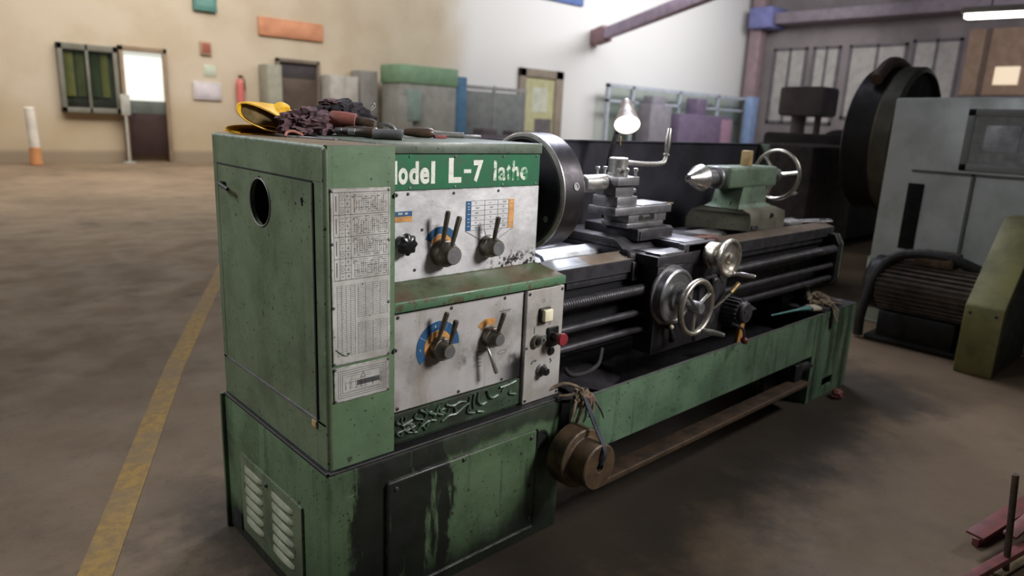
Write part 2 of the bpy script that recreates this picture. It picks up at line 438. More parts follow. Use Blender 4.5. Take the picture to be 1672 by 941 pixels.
# louvred vent plate on the end of the base
m = MB(); m.box(-.020, -.010, .135, .575, .06, .345, .004)
vp = m.build('vent_cover', P_DOOR, LA)
def louver(y0, y1, z):
    q = MB(); n = 12; rings = []
    for i in range(n + 1):
        y = y0 + (y1 - y0) * i / n; k = math.sin(PI * min(max(i / n, .0), 1)) ** .35 if 0 < i < n else .12
        rings.append([(-.0195, y, z + .009), (-.0195 - .003 * k, y, z + .0075), (-.0195 - .011 * k, y, z - .0045), (-.0195 - .010 * k, y, z - .0070), (-.0195, y, z - .0075)])
    q.loft(rings); return q
for (y0, y1, zt) in ((.405, .54, .305), (.19, .335, .305)):
    for i in range(6): lab(louver(y0, y1, zt - i * .037).build('louver', simple('louver_paint', (132, 136, 112), .5, 0, .15, 20) if 'louver_paint' not in bpy.data.materials else bpy.data.materials['louver_paint'], vp), 'pale pressed louvre slat')
m = MB()
for y in (.37,): m.rev([(.008, 0), (.008, .003), (.004, .007), (0, .007)], (-.0195, y, .315), (-1, 0, 0), 14)
m.build('bolt', M_BLACK, vp)
m = MB(); m.box(-.016, -.010, .60, .67, .035, .10, .003); m.build('cable_opening', M_DARK, LA)
m = MB(); m.box(-.024, .02, .708, .724, .0, .508, .005); m.build('rear_flange', P_BASE, base)
m = MB(); m.box(-.0135, .004, -.004, .71, .502, .512, .003); m.build('base_rim', M_BLACK, base)

# ---- end cover cabinet
CZ0, CZ1 = .506, 1.372
m = MB()
m.box(.012, .205, 0, .012, CZ0, CZ1, .0); m.box(.012, .205, .708, .72, CZ0, CZ1); m.box(.193, .205, .012, .708, CZ0, CZ1); m.box(.012, .193, .012, .708, CZ0, CZ0 + .01)
ec = m.build('end_cover', P_CAB, LA)
m = MB(); m.rev([(.012, CZ0), (.012, CZ1 - .012), (.0085, CZ1 - .0035), (0, CZ1)], (.012, .012, 0), (0, 0, 1), 24); 
m.box(.0, .0125, .012, .72, CZ0, CZ0 + .136); m.box(0, .0125, .012, .72, 1.282, CZ1 - .004); m.box(0, .0125, .012, .055, CZ0 + .13, 1.283); m.box(0, .0125, .692, .72, CZ0 + .13, 1.283)
lab(m.build('end_frame', P_DOOR, ec), 'scuffed grey green end frame around the door')
m = MB(); m.box(.004, .201, .004, .716, CZ1 - .004, CZ1 + .0008, .0008, 1)
lab(m.build('top_plate', simple('worn_top', (126, 108, 84), .45, .3, .2, 9, (92, 82, 66)), ec), 'worn brown oily top of the cabinet')
m = MB(); m.cyl((.006, .004, CZ1 - .006), (.006, .716, CZ1 - .006), .0066, n=16); lab(m.build('worn_edge', simple('edge_worn', (164, 172, 164), .32, .3, .2, 30, (104, 122, 106)), ec), 'rubbed pale top edge')
m = MB(); ringplate(m, .0, .012, .058, .689, .645, 1.279, .375, 1.193, .067)
dr = m.build('door', P_DOOR, LA)
m = MB(); m.torus((-.001, .375, 1.193), (-1, 0, 0), .0675, .0022, 48, 8); m.build('hole_edge', M_STEELD, dr)
m = MB(); m.box(-.002, .0, .371, .379, 1.258, 1.267, .0006); m.build('notch', M_DARK, dr)
m = MB(); m.tube([(0, .63, 1.222), (-.018, .63, 1.222), (-.022, .60, 1.219), (-.022, .555, 1.212)], [.007, .007, .006, .006], 10)
m.build('handle', M_BLACK, dr)
m = MB(); m.rev([(.006, 0), (.006, .002), (0, .002)], (0, .115, 1.228), (-1, 0, 0), 14); m.box(-.002, 0, .112, .118, 1.214, 1.236, .0005); m.build('keyhole', M_DARK, dr)
m = MB(); m.box(-.0025, .001, .058, .689, .636, .6445, .001); m.build('bottom_seam', M_STEELD, dr)
m = MB(); m.box(-.004, .001, .050, .0575, .645, 1.279, .0008); m.box(-.002, .001, .058, .689, 1.2792, 1.283, .0005); m.build('seam', M_DARK, dr)
m = MB(); m.box(-.006, 0, .058, .082, .618, .638, .002); m.build('catch', M_TAN, dr)
for z in (1.245, .815): m = MB(); m.cyl((.205, 0.004, z), (.205, -.006, z), .006, n=14); m.build('hinge_pin', M_BLACK, ec)

# gear chart plates
m = MB(); m.box(.016, .189, -.0035, -.0005, .808, 1.268, .0012, 1)
gc = m.build('gear_chart', M_CHART, LA)
m = MB(); m.box(.018, .187, -.0035, -.0005, .704, .801, .0012, 1)
gc2 = m.build('wiring_chart', M_CHART, LA)
def hline(m, x0, x1, z, y=-.0035, w=.0006): m.box(x0, x1, y - .0003, y + .0002, z - w, z + w)
def vline(m, x, z0, z1, y=-.0035, w=.0005): m.box(x - w, x + w, y - .0003, y + .0002, z0, z1)
R = random.Random(3)
m = MB(); a0, a1, zt, zb = .024, .183, 1.258, 1.035
cols = [.024, .040, .056, .072]
for x in cols + [.183]: vline(m, x, zb, zt)
nrow = 12; rh = (zt - zb) / nrow
for i in range(nrow + 1):
    hline(m, a0 if i % 3 == 0 else .040, .183 if i % 3 == 0 else .072, zt - i * rh, w=.0006 if i % 3 else .0008)
    if i == nrow: break
    zc = zt - (i + .5) * rh
    m.rev([(.0050, 0), (.0050, .0004), (.0040, .0004), (.0040, 0)], (.048, -.0033, zc), (0, -1, 0), 14, True) if i % 2 == 0 else m.box(.045, .051, -.0038, -.0033, zc - .0006, zc + .0006)
    vline(m, .060 + R.random() * .006, zc - .005, zc + .004, w=.0008); hline(m, .060, .067, zc + R.uniform(-.003, .003), w=.0007)
for k in range(4):      # blocks of fine figures on the right
    z1 = zt - k * 3 * rh - .003; z0 = zt - (k + 1) * 3 * rh + .003
    m.box(.078, .0786, -.0038, -.0033, z1 - .012, z1); 
    m.tube([(.077, -.0035, z1 - .012), (.085, -.0035, z1 - .003), (.090, -.0035, z1 - .009)], .0007, 4, 2)
    xs = .082
    while xs < .181:
        vline(m, xs, z0 + R.uniform(0, .012), z1 - R.uniform(.004, .02), w=.0003 + .0003 * R.random()); xs += .005 + .003 * R.random()
    for r in range(9):
        zz = z0 + (z1 - z0) * (r + .5) / 9; x = .08
        while x < .178:
            L = R.uniform(.002, .011)
            if R.random() < .8: hline(m, x, min(x + L, .18), zz, w=R.choice((.0003, .0006, .0010)))
            x += L + R.uniform(.001, .004)
    vline(m, .031, z0 + .006, z1 - .006, w=.0012); 
for (xa, xb, za, zc_) in ((.03, .082, .83, 1.02), (.09, .18, .93, 1.02), (.09, .18, .83, .915)):
    z = zc_
    while z > za:
        x = xa
        while x < xb - .002:
            L = R.uniform(.001, .008); hline(m, x, min(x + L, xb), z, w=.0005); x += L + R.uniform(.0008, .003)
        z -= .0052
    for t in range(5): vline(m, xa + (xb - xa) * t / 4, za, zc_, w=.0003)
lab(m.build('printed_table', M_INK, gc), 'fine printed gear tables')
m = MB()
for i in range(3):
    o = .004 + i * .006
    hline(m, .026 + o, .179 - o, .794 - o); hline(m, .026 + o, .179 - o, .711 + o); vline(m, .026 + o, .711 + o, .794 - o); vline(m, .179 - o, .711 + o, .794 - o)
m.box(.085, .155, -.0038, -.0033, .742, .756)
for i in range(14): vline(m, R.uniform(.05, .16), .735, .735 + R.uniform(.01, .04), w=.0004)
for i in range(9): hline(m, R.uniform(.05, .1), R.uniform(.11, .165), .73 + i * .006, w=.0004)
m.tube([(.097, -.0036, .762), (.104, -.0036, .778), (.111, -.0036, .762), (.097, -.0036, .762)], .0008, 4, 1)
m.build('printed_diagram', M_INK, gc2)
def rivets(parent, pts, r=.0042, d=(0, -1, 0), mat=None, nm='rivet'):
    q = MB()
    for p in pts: q.rev([(r, 0), (r, .001), (r * .7, .0028), (0, .0034)], p, d, 12)
    return q.build(nm, mat or M_STEELD, parent)
for p in [(.021, -.0033, 1.262), (.184, -.0033, 1.262), (.021, -.0033, 1.13), (.184, -.0033, 1.13), (.021, -.0033, .965), (.184, -.0033, .96), (.021, -.0033, .813), (.184, -.0033, .813)]: rivets(gc, [p])
for p in [(.022, -.0033, .797), (.183, -.0033, .797), (.022, -.0033, .709), (.183, -.0033, .709)]: rivets(gc2, [p])
m = MB(); m.tube([(.024, -.0045, .853), (.042, -.0045, .838), (.056, -.0045, .832), (.062, -.005, .838)], [.001, .0018, .0022, .0026], 6); lab(m.build('paint_drip', P_CAB, gc), 'dried green paint drip')

# ---- headstock
m = MB(); m.box(.200, .825, .092, .62, .95, 1.379, .006)
hs = m.build('headstock', P_HEAD, LA)
m = MB(); m.box(.196, .829, .084, .626, 1.347, 1.3795, .004)
m.build('lid', P_HEAD, hs)
m = MB(); m.box(.2055, .822, .0865, .0925, 1.2455, 1.345, .0012, 1)
npl = lab(m.build('name_plate', P_NAME, LA), 'green name plate with white lettering')
m = MB(); m.box(.2055, .824, .0872, .0925, .984, 1.2435, .001, 1)
up = lab(m.build('upper_control_panel', M_PANU, LA), 'dented whitish metal control panel')
for x in (.31, .47, .66, .805):
    rivets(npl, [(x, .0867, 1.339)], .0038, mat=M_BLACK); rivets(npl, [(x, .0867, 1.252)], .0038, mat=M_STEELD)
for p in ((.305, .0874, 1.235), (.468, .0874, 1.232), (.645, .0874, 1.233), (.33, .0874, 1.013), (.355, .0874, 1.13)): rivets(up, [p], .005, mat=M_BLACK, nm='screw')
# lettering
def text(body, x0, x1, z0, z1, y, mat, parent, name, off=.0, depth=.0012):
    cu = bpy.data.curves.new('t', 'FONT'); cu.body = body; cu.size = 1; cu.extrude = .004; cu.offset = off; cu.resolution_u = 6
    tob = bpy.data.objects.new('t', cu); COL.objects.link(tob)
    dg = bpy.context.evaluated_depsgraph_get(); me = bpy.data.meshes.new_from_object(tob.evaluated_get(dg))
    bpy.data.objects.remove(tob); bpy.data.curves.remove(cu)
    xs = [v.co.x for v in me.vertices]; ys = [v.co.y for v in me.vertices]
    xa, xb, ya, yb = min(xs), max(xs), min(ys), max(ys)
    q = MB(); q.bm.from_mesh(me); bpy.data.meshes.remove(me)
    for v in q.bm.verts:
        v.co = Vector((x0 + (v.co.x - xa) / (xb - xa) * (x1 - x0), y - (v.co.z + .004) / .008 * depth, z0 + (v.co.y - ya) / (yb - ya) * (z1 - z0)))
    return q.build(name, mat, parent, 20)
text('M', .208, .268, 1.263, 1.327, .0868, M_WHITE_T, npl, 'letter', .035)
for ch, xa, xb, zt_ in (('o', .272, .303, 1.308), ('d', .3075, .340, 1.326), ('e', .3445, .377, 1.308), ('l', .383, .397, 1.326)): text(ch, xa, xb, 1.262, zt_, .0868, M_WHITE_T, npl, 'letter', .04)
text('L', .446, .494, 1.262, 1.335, .0868, M_WHITE_T, npl, 'letter', .045)
text('-', .503, .531, 1.290, 1.301, .0868, M_WHITE_T, npl, 'letter', .02)
text('7', .540, .578, 1.262, 1.328, .0868, M_WHITE_T, npl, 'letter', .045)
for ch, xa, xb, zt_ in (('l', .621, .633, 1.326), ('a', .640, .672, 1.306), ('t', .675, .694, 1.318), ('h', .698, .729, 1.326), ('e', .734, .768, 1.306)): lab(text(ch, xa, xb, 1.264, zt_, .0868, M_WORN, npl, 'letter', .028), 'worn half erased letter')

# upper panel prints
Y0 = .0868
m = MB(); m.box(.516, .536, Y0 - .001, Y0 + .0005, 1.114, 1.205); pb = m.build('blue_band', M_BLUE, up)
m = MB(); m.box(.691, .7135, Y0 - .001, Y0 + .0005, 1.113, 1.205); m.build('orange_band', M_ORANGE, up)
m = MB()
for i in range(7): hline(m, .536, .691, 1.205 - i * .0152, Y0, .0005)
vline(m, .591, 1.114, 1.205, Y0); vline(m, .6455, 1.114, 1.205, Y0, .0004)
for i in range(6):
    for xa in (.553, .612, .665):
        zc = 1.1975 - i * .0152; L = R.uniform(.004, .018)
        hline(m, xa, xa + L, zc + .001, Y0, .0007); hline(m, xa + .002, xa + L * .8, zc - .0016, Y0, .0005)
for (xa, za, xb, zb_) in ((.516, 1.113, .585, 1.078), (.714, 1.112, .655, 1.083), (.591, 1.114, .600, 1.092), (.665, 1.113, .650, 1.10)):
    m.tube([(xa, Y0 - .0004, za), (xb, Y0 - .0004, zb_)], .0007, 4, 1)
m.build('speed_table', M_INK, up)
m = MB()
for zz in (1.197, 1.188, 1.18, 1.165, 1.150, 1.14, 1.128): m.box(.522, .53, Y0 - .0014, Y0 - .0009, zz - .0012, zz + .0012)
for zz in (1.197, 1.183, 1.165, 1.148, 1.135, 1.122): m.box(.699, .706, Y0 - .0014, Y0 - .0009, zz - .0016, zz + .0016)
m.build('band_figures', M_CHART, up)
m = MB(); m.box(.206, .319, Y0 - .001, Y0, 1.173, 1.187); m.build('blue_label', M_BLUE, up)
m = MB(); m.box(.206, .319, Y0 - .001, Y0, 1.157, 1.172); m.build('orange_label', M_ORANGE, up)
m = MB(); m.box(.272, .286, Y0 - .0014, Y0, 1.1775, 1.1835); m.box(.294, .304, Y0 - .0014, Y0, 1.1775, 1.1835); m.build('label_window', M_CHART, up)

def dial(cx, cz, y0, y1, rb, rf, parent=LA, name='selector_knob'):
    L = y0 - y1
    m = MB(); m.rev([(rb * 1.03, 0), (rb * 1.03, L * .08), (rb, L * .1), (rb * .97, L * .46), (rb * .90, L * .48), (rf, L * .96), (rf * .95, L), (rf * .88, L), (rf * .86, L * .985), (0, L * .985)], (cx, y0, cz), (0, -1, 0), 44)
    o = m.build(name, M_LEVER, parent)
    m = MB(); m.cyl((cx, y1 + .002, cz), (cx, y1 - .0004, cz), rf * .86, n=36, c=.0003); lab(m.build('end_face', M_STEELD, o), 'bright turned end face')
    return o
def lever(parent, p0, p1, r0, r1, mat=None, name='lever'):
    p0 = Vector(p0); p1 = Vector(p1); L = (p1 - p0).length
    m = MB(); m.rev([(r0 * .75, -.006), (r0 * .75, L * .08), (r0, L * .1), (r0 * 1.15, L * .4), (r1, L * .92), (r1 * .85, L * .985), (r1 * .5, L), (0, L)], p0, p1 - p0, 18)
    return m.build(name, mat or M_LEVER, parent)
# upper dials
for o in (arc_band(.425, Y0, 1.068, .046, .067, 28, 150),): o.build('blue_arc', M_BLUE, up)
arc_band(.425, Y0, 1.068, .024, .0445, 20, 152).build('orange_arc', M_ORANGE, up)
d = dial(.427, 1.056, .0875, .024, .041, .0275)
lever(d, (.402, .052, 1.085), (.410, .036, 1.188), .0062, .0080); lever(d, (.422, .034, 1.078), (.446, .028, 1.172), .0062, .0085)
d = dial(.606, 1.061, .0875, .030, .0345, .0245)
lever(d, (.597, .046, 1.083), (.603, .034, 1.160), .0062, .0082)
m = MB()   # lobed black knob
rings = []
for t, r in ((0, .016), (.012, .016), (.014, .028), (.022, .0305), (.030, .0295), (.036, .022), (.038, .008)):
    rings.append([(.287 + (r * (1 + (.09 * math.cos(8 * a) if r > .02 else 0))) * math.cos(a), .0872 - t, 1.096 + (r * (1 + (.09 * math.cos(8 * a) if r > .02 else 0))) * math.sin(a)) for a in [2 * PI * k / 64 for k in range(64)]])
m.loft(rings); lab(m.build('star_knob', M_BLKP, LA), 'black lobed plastic knob')

# ---- gearbox below the shelf
m = MB(); m.box(.200, .903, .036, .62, .504, .925, .004)
gb = m.build('feed_gearbox', P_DARKG, LA)
m = MB()
bk = [(.200, .092, .986), (.829, .092, .986), (.829, .092, .93), (.200, .092, .93)]
m2 = bmesh.new()
top = [(.200, .0, 0)]
A = [(.203, .094, .987), (.829, .094, .987), (.906, .014, .944), (.203, .014, .944)]
B = [(.203, .094, .955), (.829, .094, .955), (.906, .014, .914), (.203, .014, .914)]
va = [m2.verts.new(p) for p in A]; vb = [m2.verts.new(p) for p in B]
m2.faces.new(va); m2.faces.new(vb[::-1])
for i in range(4): m2.faces.new((va[i], vb[i], vb[(i + 1) % 4], va[(i + 1) % 4]))
bmesh.ops.recalc_face_normals(m2, faces=m2.faces); bmesh.ops.bevel(m2, geom=m2.edges[:], offset=.004, segments=2, affect='EDGES', profile=.5)
m._add(m2); m.box(.829, .904, .09, .62, .925, .953, .004)
lab(m.build('shelf', P_SHELF, LA), 'oily worn green sloping ledge between the panels')
m = MB(); m.box(.2055, .724, .030, .037, .612, .9075, .001, 1)
lp = lab(m.build('lower_control_panel', M_PANL, LA), 'stained grey metal control panel')
for p in ((.425, .0305, .897), (.235, .0305, .897), (.64, .0305, .897), (.46, .0305, .622), (.64, .0305, .622), (.235, .0305, .622)): rivets(lp, [p], .006, mat=M_BLACK, nm='screw')
YL = .0302
arc_band(.378, YL, .785, .052, .079, -2, 214).build('blue_arc', M_BLUE, lp)
arc_band(.378, YL, .785, .030, .050, 5, 218).build('orange_arc', M_ORANGE, lp)
arc_band(.573, YL, .785, .034, .056, 55, 140).build('orange_arc', M_ORANGE, lp)
m = MB()
for a in (150, 62): m.tube([(.378 + .05 * math.cos(math.radians(a)), YL - .001, .785 + .05 * math.sin(math.radians(a))), (.378 + .08 * math.cos(math.radians(a)), YL - .001, .785 + .08 * math.sin(math.radians(a)))], .0012, 4, 1)
for a in (100, 40, 180): m.box(.378 + .065 * math.cos(math.radians(a)) - .002, .378 + .065 * math.cos(math.radians(a)) + .002, YL - .0016, YL - .001, .785 + .065 * math.sin(math.radians(a)) - .004, .785 + .065 * math.sin(math.radians(a)) + .004)
m.build('arc_marks', M_CHART, lp)
d = dial(.381, .781, .0305, -.024, .0355, .021)
lever(d, (.362, .004, .825), (.374, -.016, .902), .0062, .0080); lever(d, (.388, -.016, .806), (.402, -.024, .876), .0062, .0085)
d = dial(.578, .781, .0305, -.024, .0325, .0195)
lever(d, (.575, -.014, .803), (.592, -.022, .868), .0062, .0082)
lab(lever(d, (.548, .0, .755), (.572, -.02, .672), .005, .0075, M_STEEL), 'bright lever pointing down')
m = MB()
m.box(.620, .668, YL - .0006, YL, .854, .857); m.box(.625, .664, YL - .0006, YL, .849, .8505)
m.tube([(.615, YL - .0004, .715), (.63, YL - .0004, .722), (.65, YL - .0004, .722), (.655, YL - .0004, .716), (.64, YL - .0004, .711), (.62, YL - .0004, .712)], .0009, 4)
for i in range(5): m.box(.535, .55, YL - .0006, YL, .735 - i * .012, .737 - i * .012)
m.build('panel_marks', M_INK, lp)
# cast relief band below the panel
m = MB(); m.box(.207, .722, .028, .037, .515, .607, .003)
rb = m.build('cast_band', P_DARKG, LA)
m = MB(); R = random.Random(12)
strokes = [[(.262, .592), (.256, .56), (.245, .535)], [(.236, .548), (.262, .552), (.284, .556)], [(.262, .565), (.28, .572)],
 [(.31, .60), (.335, .582), (.322, .556), (.305, .535)], [(.33, .60), (.348, .58), (.372, .572)], [(.318, .545), (.345, .556), (.372, .55)], [(.352, .56), (.338, .540)],
 [(.385, .598), (.372, .575), (.398, .562)], [(.395, .54), (.42, .552), (.448, .552), (.478, .566), (.500, .575)], [(.408, .592), (.436, .582), (.462, .588), (.488, .582)], [(.422, .575), (.412, .558)],
 [(.505, .595), (.500, .57), (.505, .545)], [(.522, .6), (.518, .57), (.522, .55)], [(.54, .602), (.536, .575), (.552, .556), (.572, .56)], [(.575, .6), (.585, .575), (.60, .568), (.622, .572)], [(.630, .596), (.665, .598), (.70, .604)], [(.655, .598), (.64, .58)]]
for k in range(15):
    x = R.uniform(.22, .69); z = R.uniform(.53, .598); strokes.append([(x, z), (x + R.uniform(-.02, .02), z + R.uniform(-.02, .006)), (x + R.uniform(0, .035), max(.528, z - R.uniform(0, .03)))])
for st in strokes: m.tube([(x, .027, .012 + z * .98) for x, z in st], [.0052 + .003 * R.random() for _ in st], 8, 4, .6)
lab(m.build('cast_lettering', green_paint('relief_green', (92, 122, 100), (64, 88, 70), .1, .8), rb), 'unreadable raised cast lettering')

# ---- switch panel
m = MB(); m.box(.727, .903, .016, .037, .512, .9095, .002, 1)
sp = lab(m.build('switch_panel', M_SWP, LA), 'narrow grey electrical switch panel')
YS = .016
for x in (.738, .892):
    for z in (.898, .524): rivets(sp, [(x, YS + .0005, z)], .0065, mat=M_BLACK, nm='screw')
rivets(sp, [(.735, YS + .0005, .712)], .005, mat=M_BLACK, nm='screw')
m = MB(); m.box(.784, .832, .004, YS + .001, .795, .845, .004); pbt = lab(m.build('push_button', M_BLACK, LA), 'square ivory push button')
m = MB(); m.box(.788, .829, -.010, .006, .799, .841, .005, 3); m.build('cap', M_IVORY, pbt)
m = MB(); m.rev([(.023, 0), (.023, .006), (.020, .012), (.014, .012), (.013, .008), (0, .008)], (.775, YS, .731), (0, -1, 0), 32); sk = lab(m.build('selector_switch', M_LEVER, LA), 'black selector switch with a brass ring')
m = MB(); m.cyl((.775, .010, .731), (.775, -.001, .731), .0125, .011, 24, .002); m.build('knob', M_BLKP, sk)
m = MB(); m.box(.8, .83, YS - .003, YS + .001, .712, .748, .002); m.cyl((.815, YS - .002, .731), (.815, YS - .008, .731), .005, n=14); lab(m.build('switch_plate', M_STEELD, LA), 'small screw plate')
m = MB(); m.box(.826, .878, YS - .010, YS + .001, .700, .770, .004); m.cyl((.852, .008, .736), (.852, -.022, .736), .0165, .0155, 28, .002); es = lab(m.build('stop_switch', M_BLKP, LA), 'black switch with a red mushroom button')
m = MB(); m.rev([(.014, 0), (.0185, .006), (.0225, .016), (.0225, .020), (.0205, .024), (0, .0255)], (.852, -.018, .736), (0, -1, 0), 32); m.build('mushroom_button', M_RED, es)
m = MB(); m.rev([(.015, 0), (.015, .004), (.012, .007), (0, .007)], (.852, YS, .682), (0, -1, 0), 24); m.build('blanking_plug', M_BLKP, LA)
m = MB(); m.rev([(.0245, 0), (.0245, .005), (.021, .009), (.019, .009), (0, .009)], (.808, YS, .622), (0, -1, 0), 32); rk = lab(m.build('rotary_switch', M_STEELD, LA), 'black rotary switch in a steel ring')
m = MB(); m.cyl((.808, .008, .622), (.808, -.016, .622), .0165, .0135, 10, .002); m.build('knob', M_BLKP, rk)
m = MB(); m.box(.765, .7685, YS - .0006, YS + .0002, .757, .781); m.build('green_mark', M_GREENMARK, sp)
m = MB(); m.torus((.803, YS, .868), (0, -1, 0), .006, .0008, 18, 6); m.tube([(.759, YS - .0006, .653), (.768, YS - .0006, .661), (.779, YS - .0006, .662)], .0025, 6); m.sphere((.779, YS, .661), .005, (1, .3, 1))
m.torus((.838, YS, .786), (0, -1, 0), .005, .0012, 14, 6); m.tube([(.85, YS - .0006, .655), (.856, YS - .0006, .645), (.85, YS - .0006, .640)], .002, 6)
m.build('printed_symbols', M_INK, sp)

# ---- spindle and chuck
SY, SZ = .30, 1.197
m = MB(); m.cyl((.82, SY, SZ), (.95, SY, SZ), .085, n=40, c=.004); m.build('spindle_nose', M_BLACK, LA)
m = MB(); m.rev([(.045, .03), (.05, .022), (.185, .022), (.190, 0), (.205, 0), (.2135, .006), (.2135, .108), (.207, .115), (.12, .115), (.12, .085), (0, .085)], (.945, SY, SZ), (1, 0, 0), 96)
ck = lab(m.build('chuck', M_CHUCK, LA), 'large round dark steel lathe chuck')
m = MB(); m.rev([(.199, -.001), (.2075, -.001), (.2142, .005), (.2142, .010), (.202, .010)], (.945, SY, SZ), (1, 0, 0), 96, True); lab(m.build('rim', M_STEEL, ck), 'bright rubbed rim')
m = MB(); m.rev([(.06, 0), (.184, 0), (.184, .004), (.06, .004)], (.9625, SY, SZ), (1, 0, 0), 64, True); m.build('back_plate', M_CHUCKIN, ck)
for k in range(3):
    a = math.radians(95 + 120 * k); m = MB(); m.cyl((.955, SY + .15 * math.cos(a), SZ + .15 * math.sin(a)), (.966, SY + .15 * math.cos(a), SZ + .15 * math.sin(a)), .012, n=6); m.build('bolt', M_STEELD, ck)
for a in (170, 290, 50):
    a = math.radians(a); dy, dz = math.cos(a), math.sin(a)
    m = MB(); m.rev([(.014, 0), (.014, .004), (.009, .004), (.009, .001), (0, .001)], (1.01, SY + dy * .2125, SZ + dz * .2125), (0, dy, dz), 24); m.build('key_socket', M_STEELD, ck)
    m = MB(); m.box(1.05, 1.085, -.02, .02, .07, .19, .004, 2, Matrix.Translation((0, SY, SZ)) @ Matrix.Rotation(a - PI / 2, 4, 'X')); m.build('jaw', M_STEELD, ck)

# ---- bed
def way(y0, y1, zt, peak, x0, x1):
    q = MB(); zb = zt - .035
    q.poly([(x0, y0, zb), (x0, y0, zt - .018), (x0, y0 + .004, zt - .014), (x0, y0 + peak - .02, zt - .012), (x0, y0 + peak, zt), (x0, y0 + peak + .02, zt - .012), (x0, y1 - .004, zt - .012), (x0, y1, zt - .016), (x0, y1, zb)], (x1 - x0, 0, 0)); return q
m = MB(); m.box(.90, 3.22, .13, .46, .60, .905); bed = m.build('bed', M_BLACK, LA)
q = MB(); q.poly([(.93, .100, .890), (.93, .100, .9385), (.93, .108, .9400), (.93, .110, .9375), (.93, .116, .9415), (.93, .172, .957), (.93, .178, .953), (.93, .19, .905), (.93, .19, .890)], (2.315, 0, 0))
lab(q.build('front_way', M_WAYS, bed, 15), 'bright machined front slideway')
q = MB(); q.box(.928, 3.247, .0985, .104, .886, .9375, .0008, 1); lab(q.build('way_face', M_CAST, bed), 'dark front face of the slideway')
q = MB(); q.poly([(1.07, .285, .890), (1.07, .285, .930), (1.07, .295, .944), (1.07, .352, .957), (1.07, .36, .952), (1.07, .38, .89)], (2.17, 0, 0)); q.poly([(.84, .285, .890), (.84, .285, .925), (.84, .295, .938), (.84, .35, .946), (.84, .38, .89)], (.215, 0, 0))
lab(q.build('inner_way', M_WAYS, bed, 15), 'bright machined inner slideway')
q = MB(); q.box(.84, 3.24, .40, .50, .89, .945, .004); q.build('rear_way', M_CAST, bed)
q = MB(); q.poly([(.925, .10, .885), (.925, .19, .885), (.925, .175, .955), (.925, .11, .935)], (.006, 0, 0)); q.build('gap_end', M_BLACK, bed)
m = MB(); m.box(.90, 3.235, .104, .2, .885, .922, .003); m.build('way_flange', M_CAST, bed)
m = MB(); m.box(1.02, 3.15, .112, .135, .855, .884, .002); m.build('rack', M_CAST, bed)
m = MB(); m.box(.90, 3.22, .118, .135, .60, .63, .004); m.build('lower_rib', M_BLACK, bed)
m = MB(); m.box(.835, 1.0, .20, .28, .84, .855); m.build('bed_bridge', M_BLACK, bed)
# lead screw with thread, feed rod and control rod
def screw(x0, x1, y, z, r, pitch):
    n = 14; st = 6; T = int((x1 - x0) / pitch * st); rings = []
    for i in range(T + 1):
        x = x0 + (x1 - x0) * i / T; ph = 2 * PI * (x - x0) / pitch
        rings.append([(x, y + r * (1 + .10 * math.cos(ph - a)) * math.cos(a), z + r * (1 + .10 * math.cos(ph - a)) * math.sin(a)) for a in [2 * PI * k / n for k in range(n)]])
    return MB().loft(rings)
ls = screw(.90, 3.0, .055, .820, .021, .0125); ls.cyl((2.99, .055, .82), (3.19, .055, .82), .024, n=20)
ls.build('lead_screw', M_CAST, LA, 60)
m = MB(); m.cyl((.90, .055, .727), (3.19, .055, .727), .0145, n=20); m.build('feed_rod', M_CAST, LA)
m = MB(); m.cyl((.90, .055, .655), (3.19, .055, .655), .0145, n=20); m.build('control_rod', M_CAST, LA)
m = MB(); m.poly([(3.175, .13, .605), (3.175, .05, .615), (3.175, .028, .65), (3.175, .028, .85), (3.175, .06, .905), (3.175, .13, .905)], (.055, 0, 0), .006)
bb = m.build('rod_bracket', M_BLACK, LA)
m = MB(); m.poly([(3.229, .128, .605), (3.229, .05, .617), (3.229, .03, .65), (3.229, .03, .85), (3.229, .06, .902), (3.229, .128, .902)], (.012, 0, 0), .002); lab(m.build('end_plate', P_TAIL, bb), 'green painted end plate')
m = MB(); m.box(2.86, 3.2, .16, .44, .50, .61, .01); m.box(3.0, 3.15, .10, .16, .5, .59, .01); m.build('bed_foot', M_BLACK, LA)

# ---- chip tray and tail pedestal
m = MB()
m.box(.90, 3.332, -.056, -.044, .275, .508, .003, 1)                # front
m.box(.90, 3.332, .71, .72, .275, .508, .003, 1)
lab(m.build('chip_tray', P_TRAY, LA), 'long green oily chip tray')
tr = [o for o in LA.children if o.name == 'chip_tray'][0]
m = MB(); m.box(.90, 3.0, -.046, .712, .36, .372); m.build('tray_floor', M_BLACK, tr)
m = MB(); m.box(.93, 2.92, -.058, -.050, .505, .510, .002); lab(m.build('tray_rim', M_STEELD, tr), 'bare worn rim')
m = MB()
m.box(2.83, 3.332, -.057, -.045, .0, .135, .0); m.box(2.83, 3.0, -.057, -.045, .05, .28); m.box(3.14, 3.332, -.057, -.045, .05, .28); m.box(2.83, 3.332, -.057, -.045, .108, .30)
bmx = MB()
def slot_front(q, x0, x1, z0, z1, sx0, sx1, sz0, sz1, y0, y1):
    q.box(x0, sx0, y0, y1, z0, z1); q.box(sx1, x1, y0, y1, z0, z1); q.box(sx0, sx1, y0, y1, z0, sz0); q.box(sx0, sx1, y0, y1, sz1, z1)
slot_front(bmx, 2.835, 3.334, 0, .506, 3.012, 3.146, .055, .108, -.058, -.046)
bmx.box(3.322, 3.334, -.046, .72, 0, .506); bmx.box(2.835, 2.847, -.046, .72, 0, .28); bmx.box(2.847, 3.322, .708, .72, 0, .506)
m.bm.free()
tp = bmx.build('tail_pedestal', P_TRAY, LA)
m = MB(); m.box(2.9, 3.333, -.057, .71, .500, .510, .003); lab(m.build('top_plate', M_CAST, tp), 'dirty flat top')
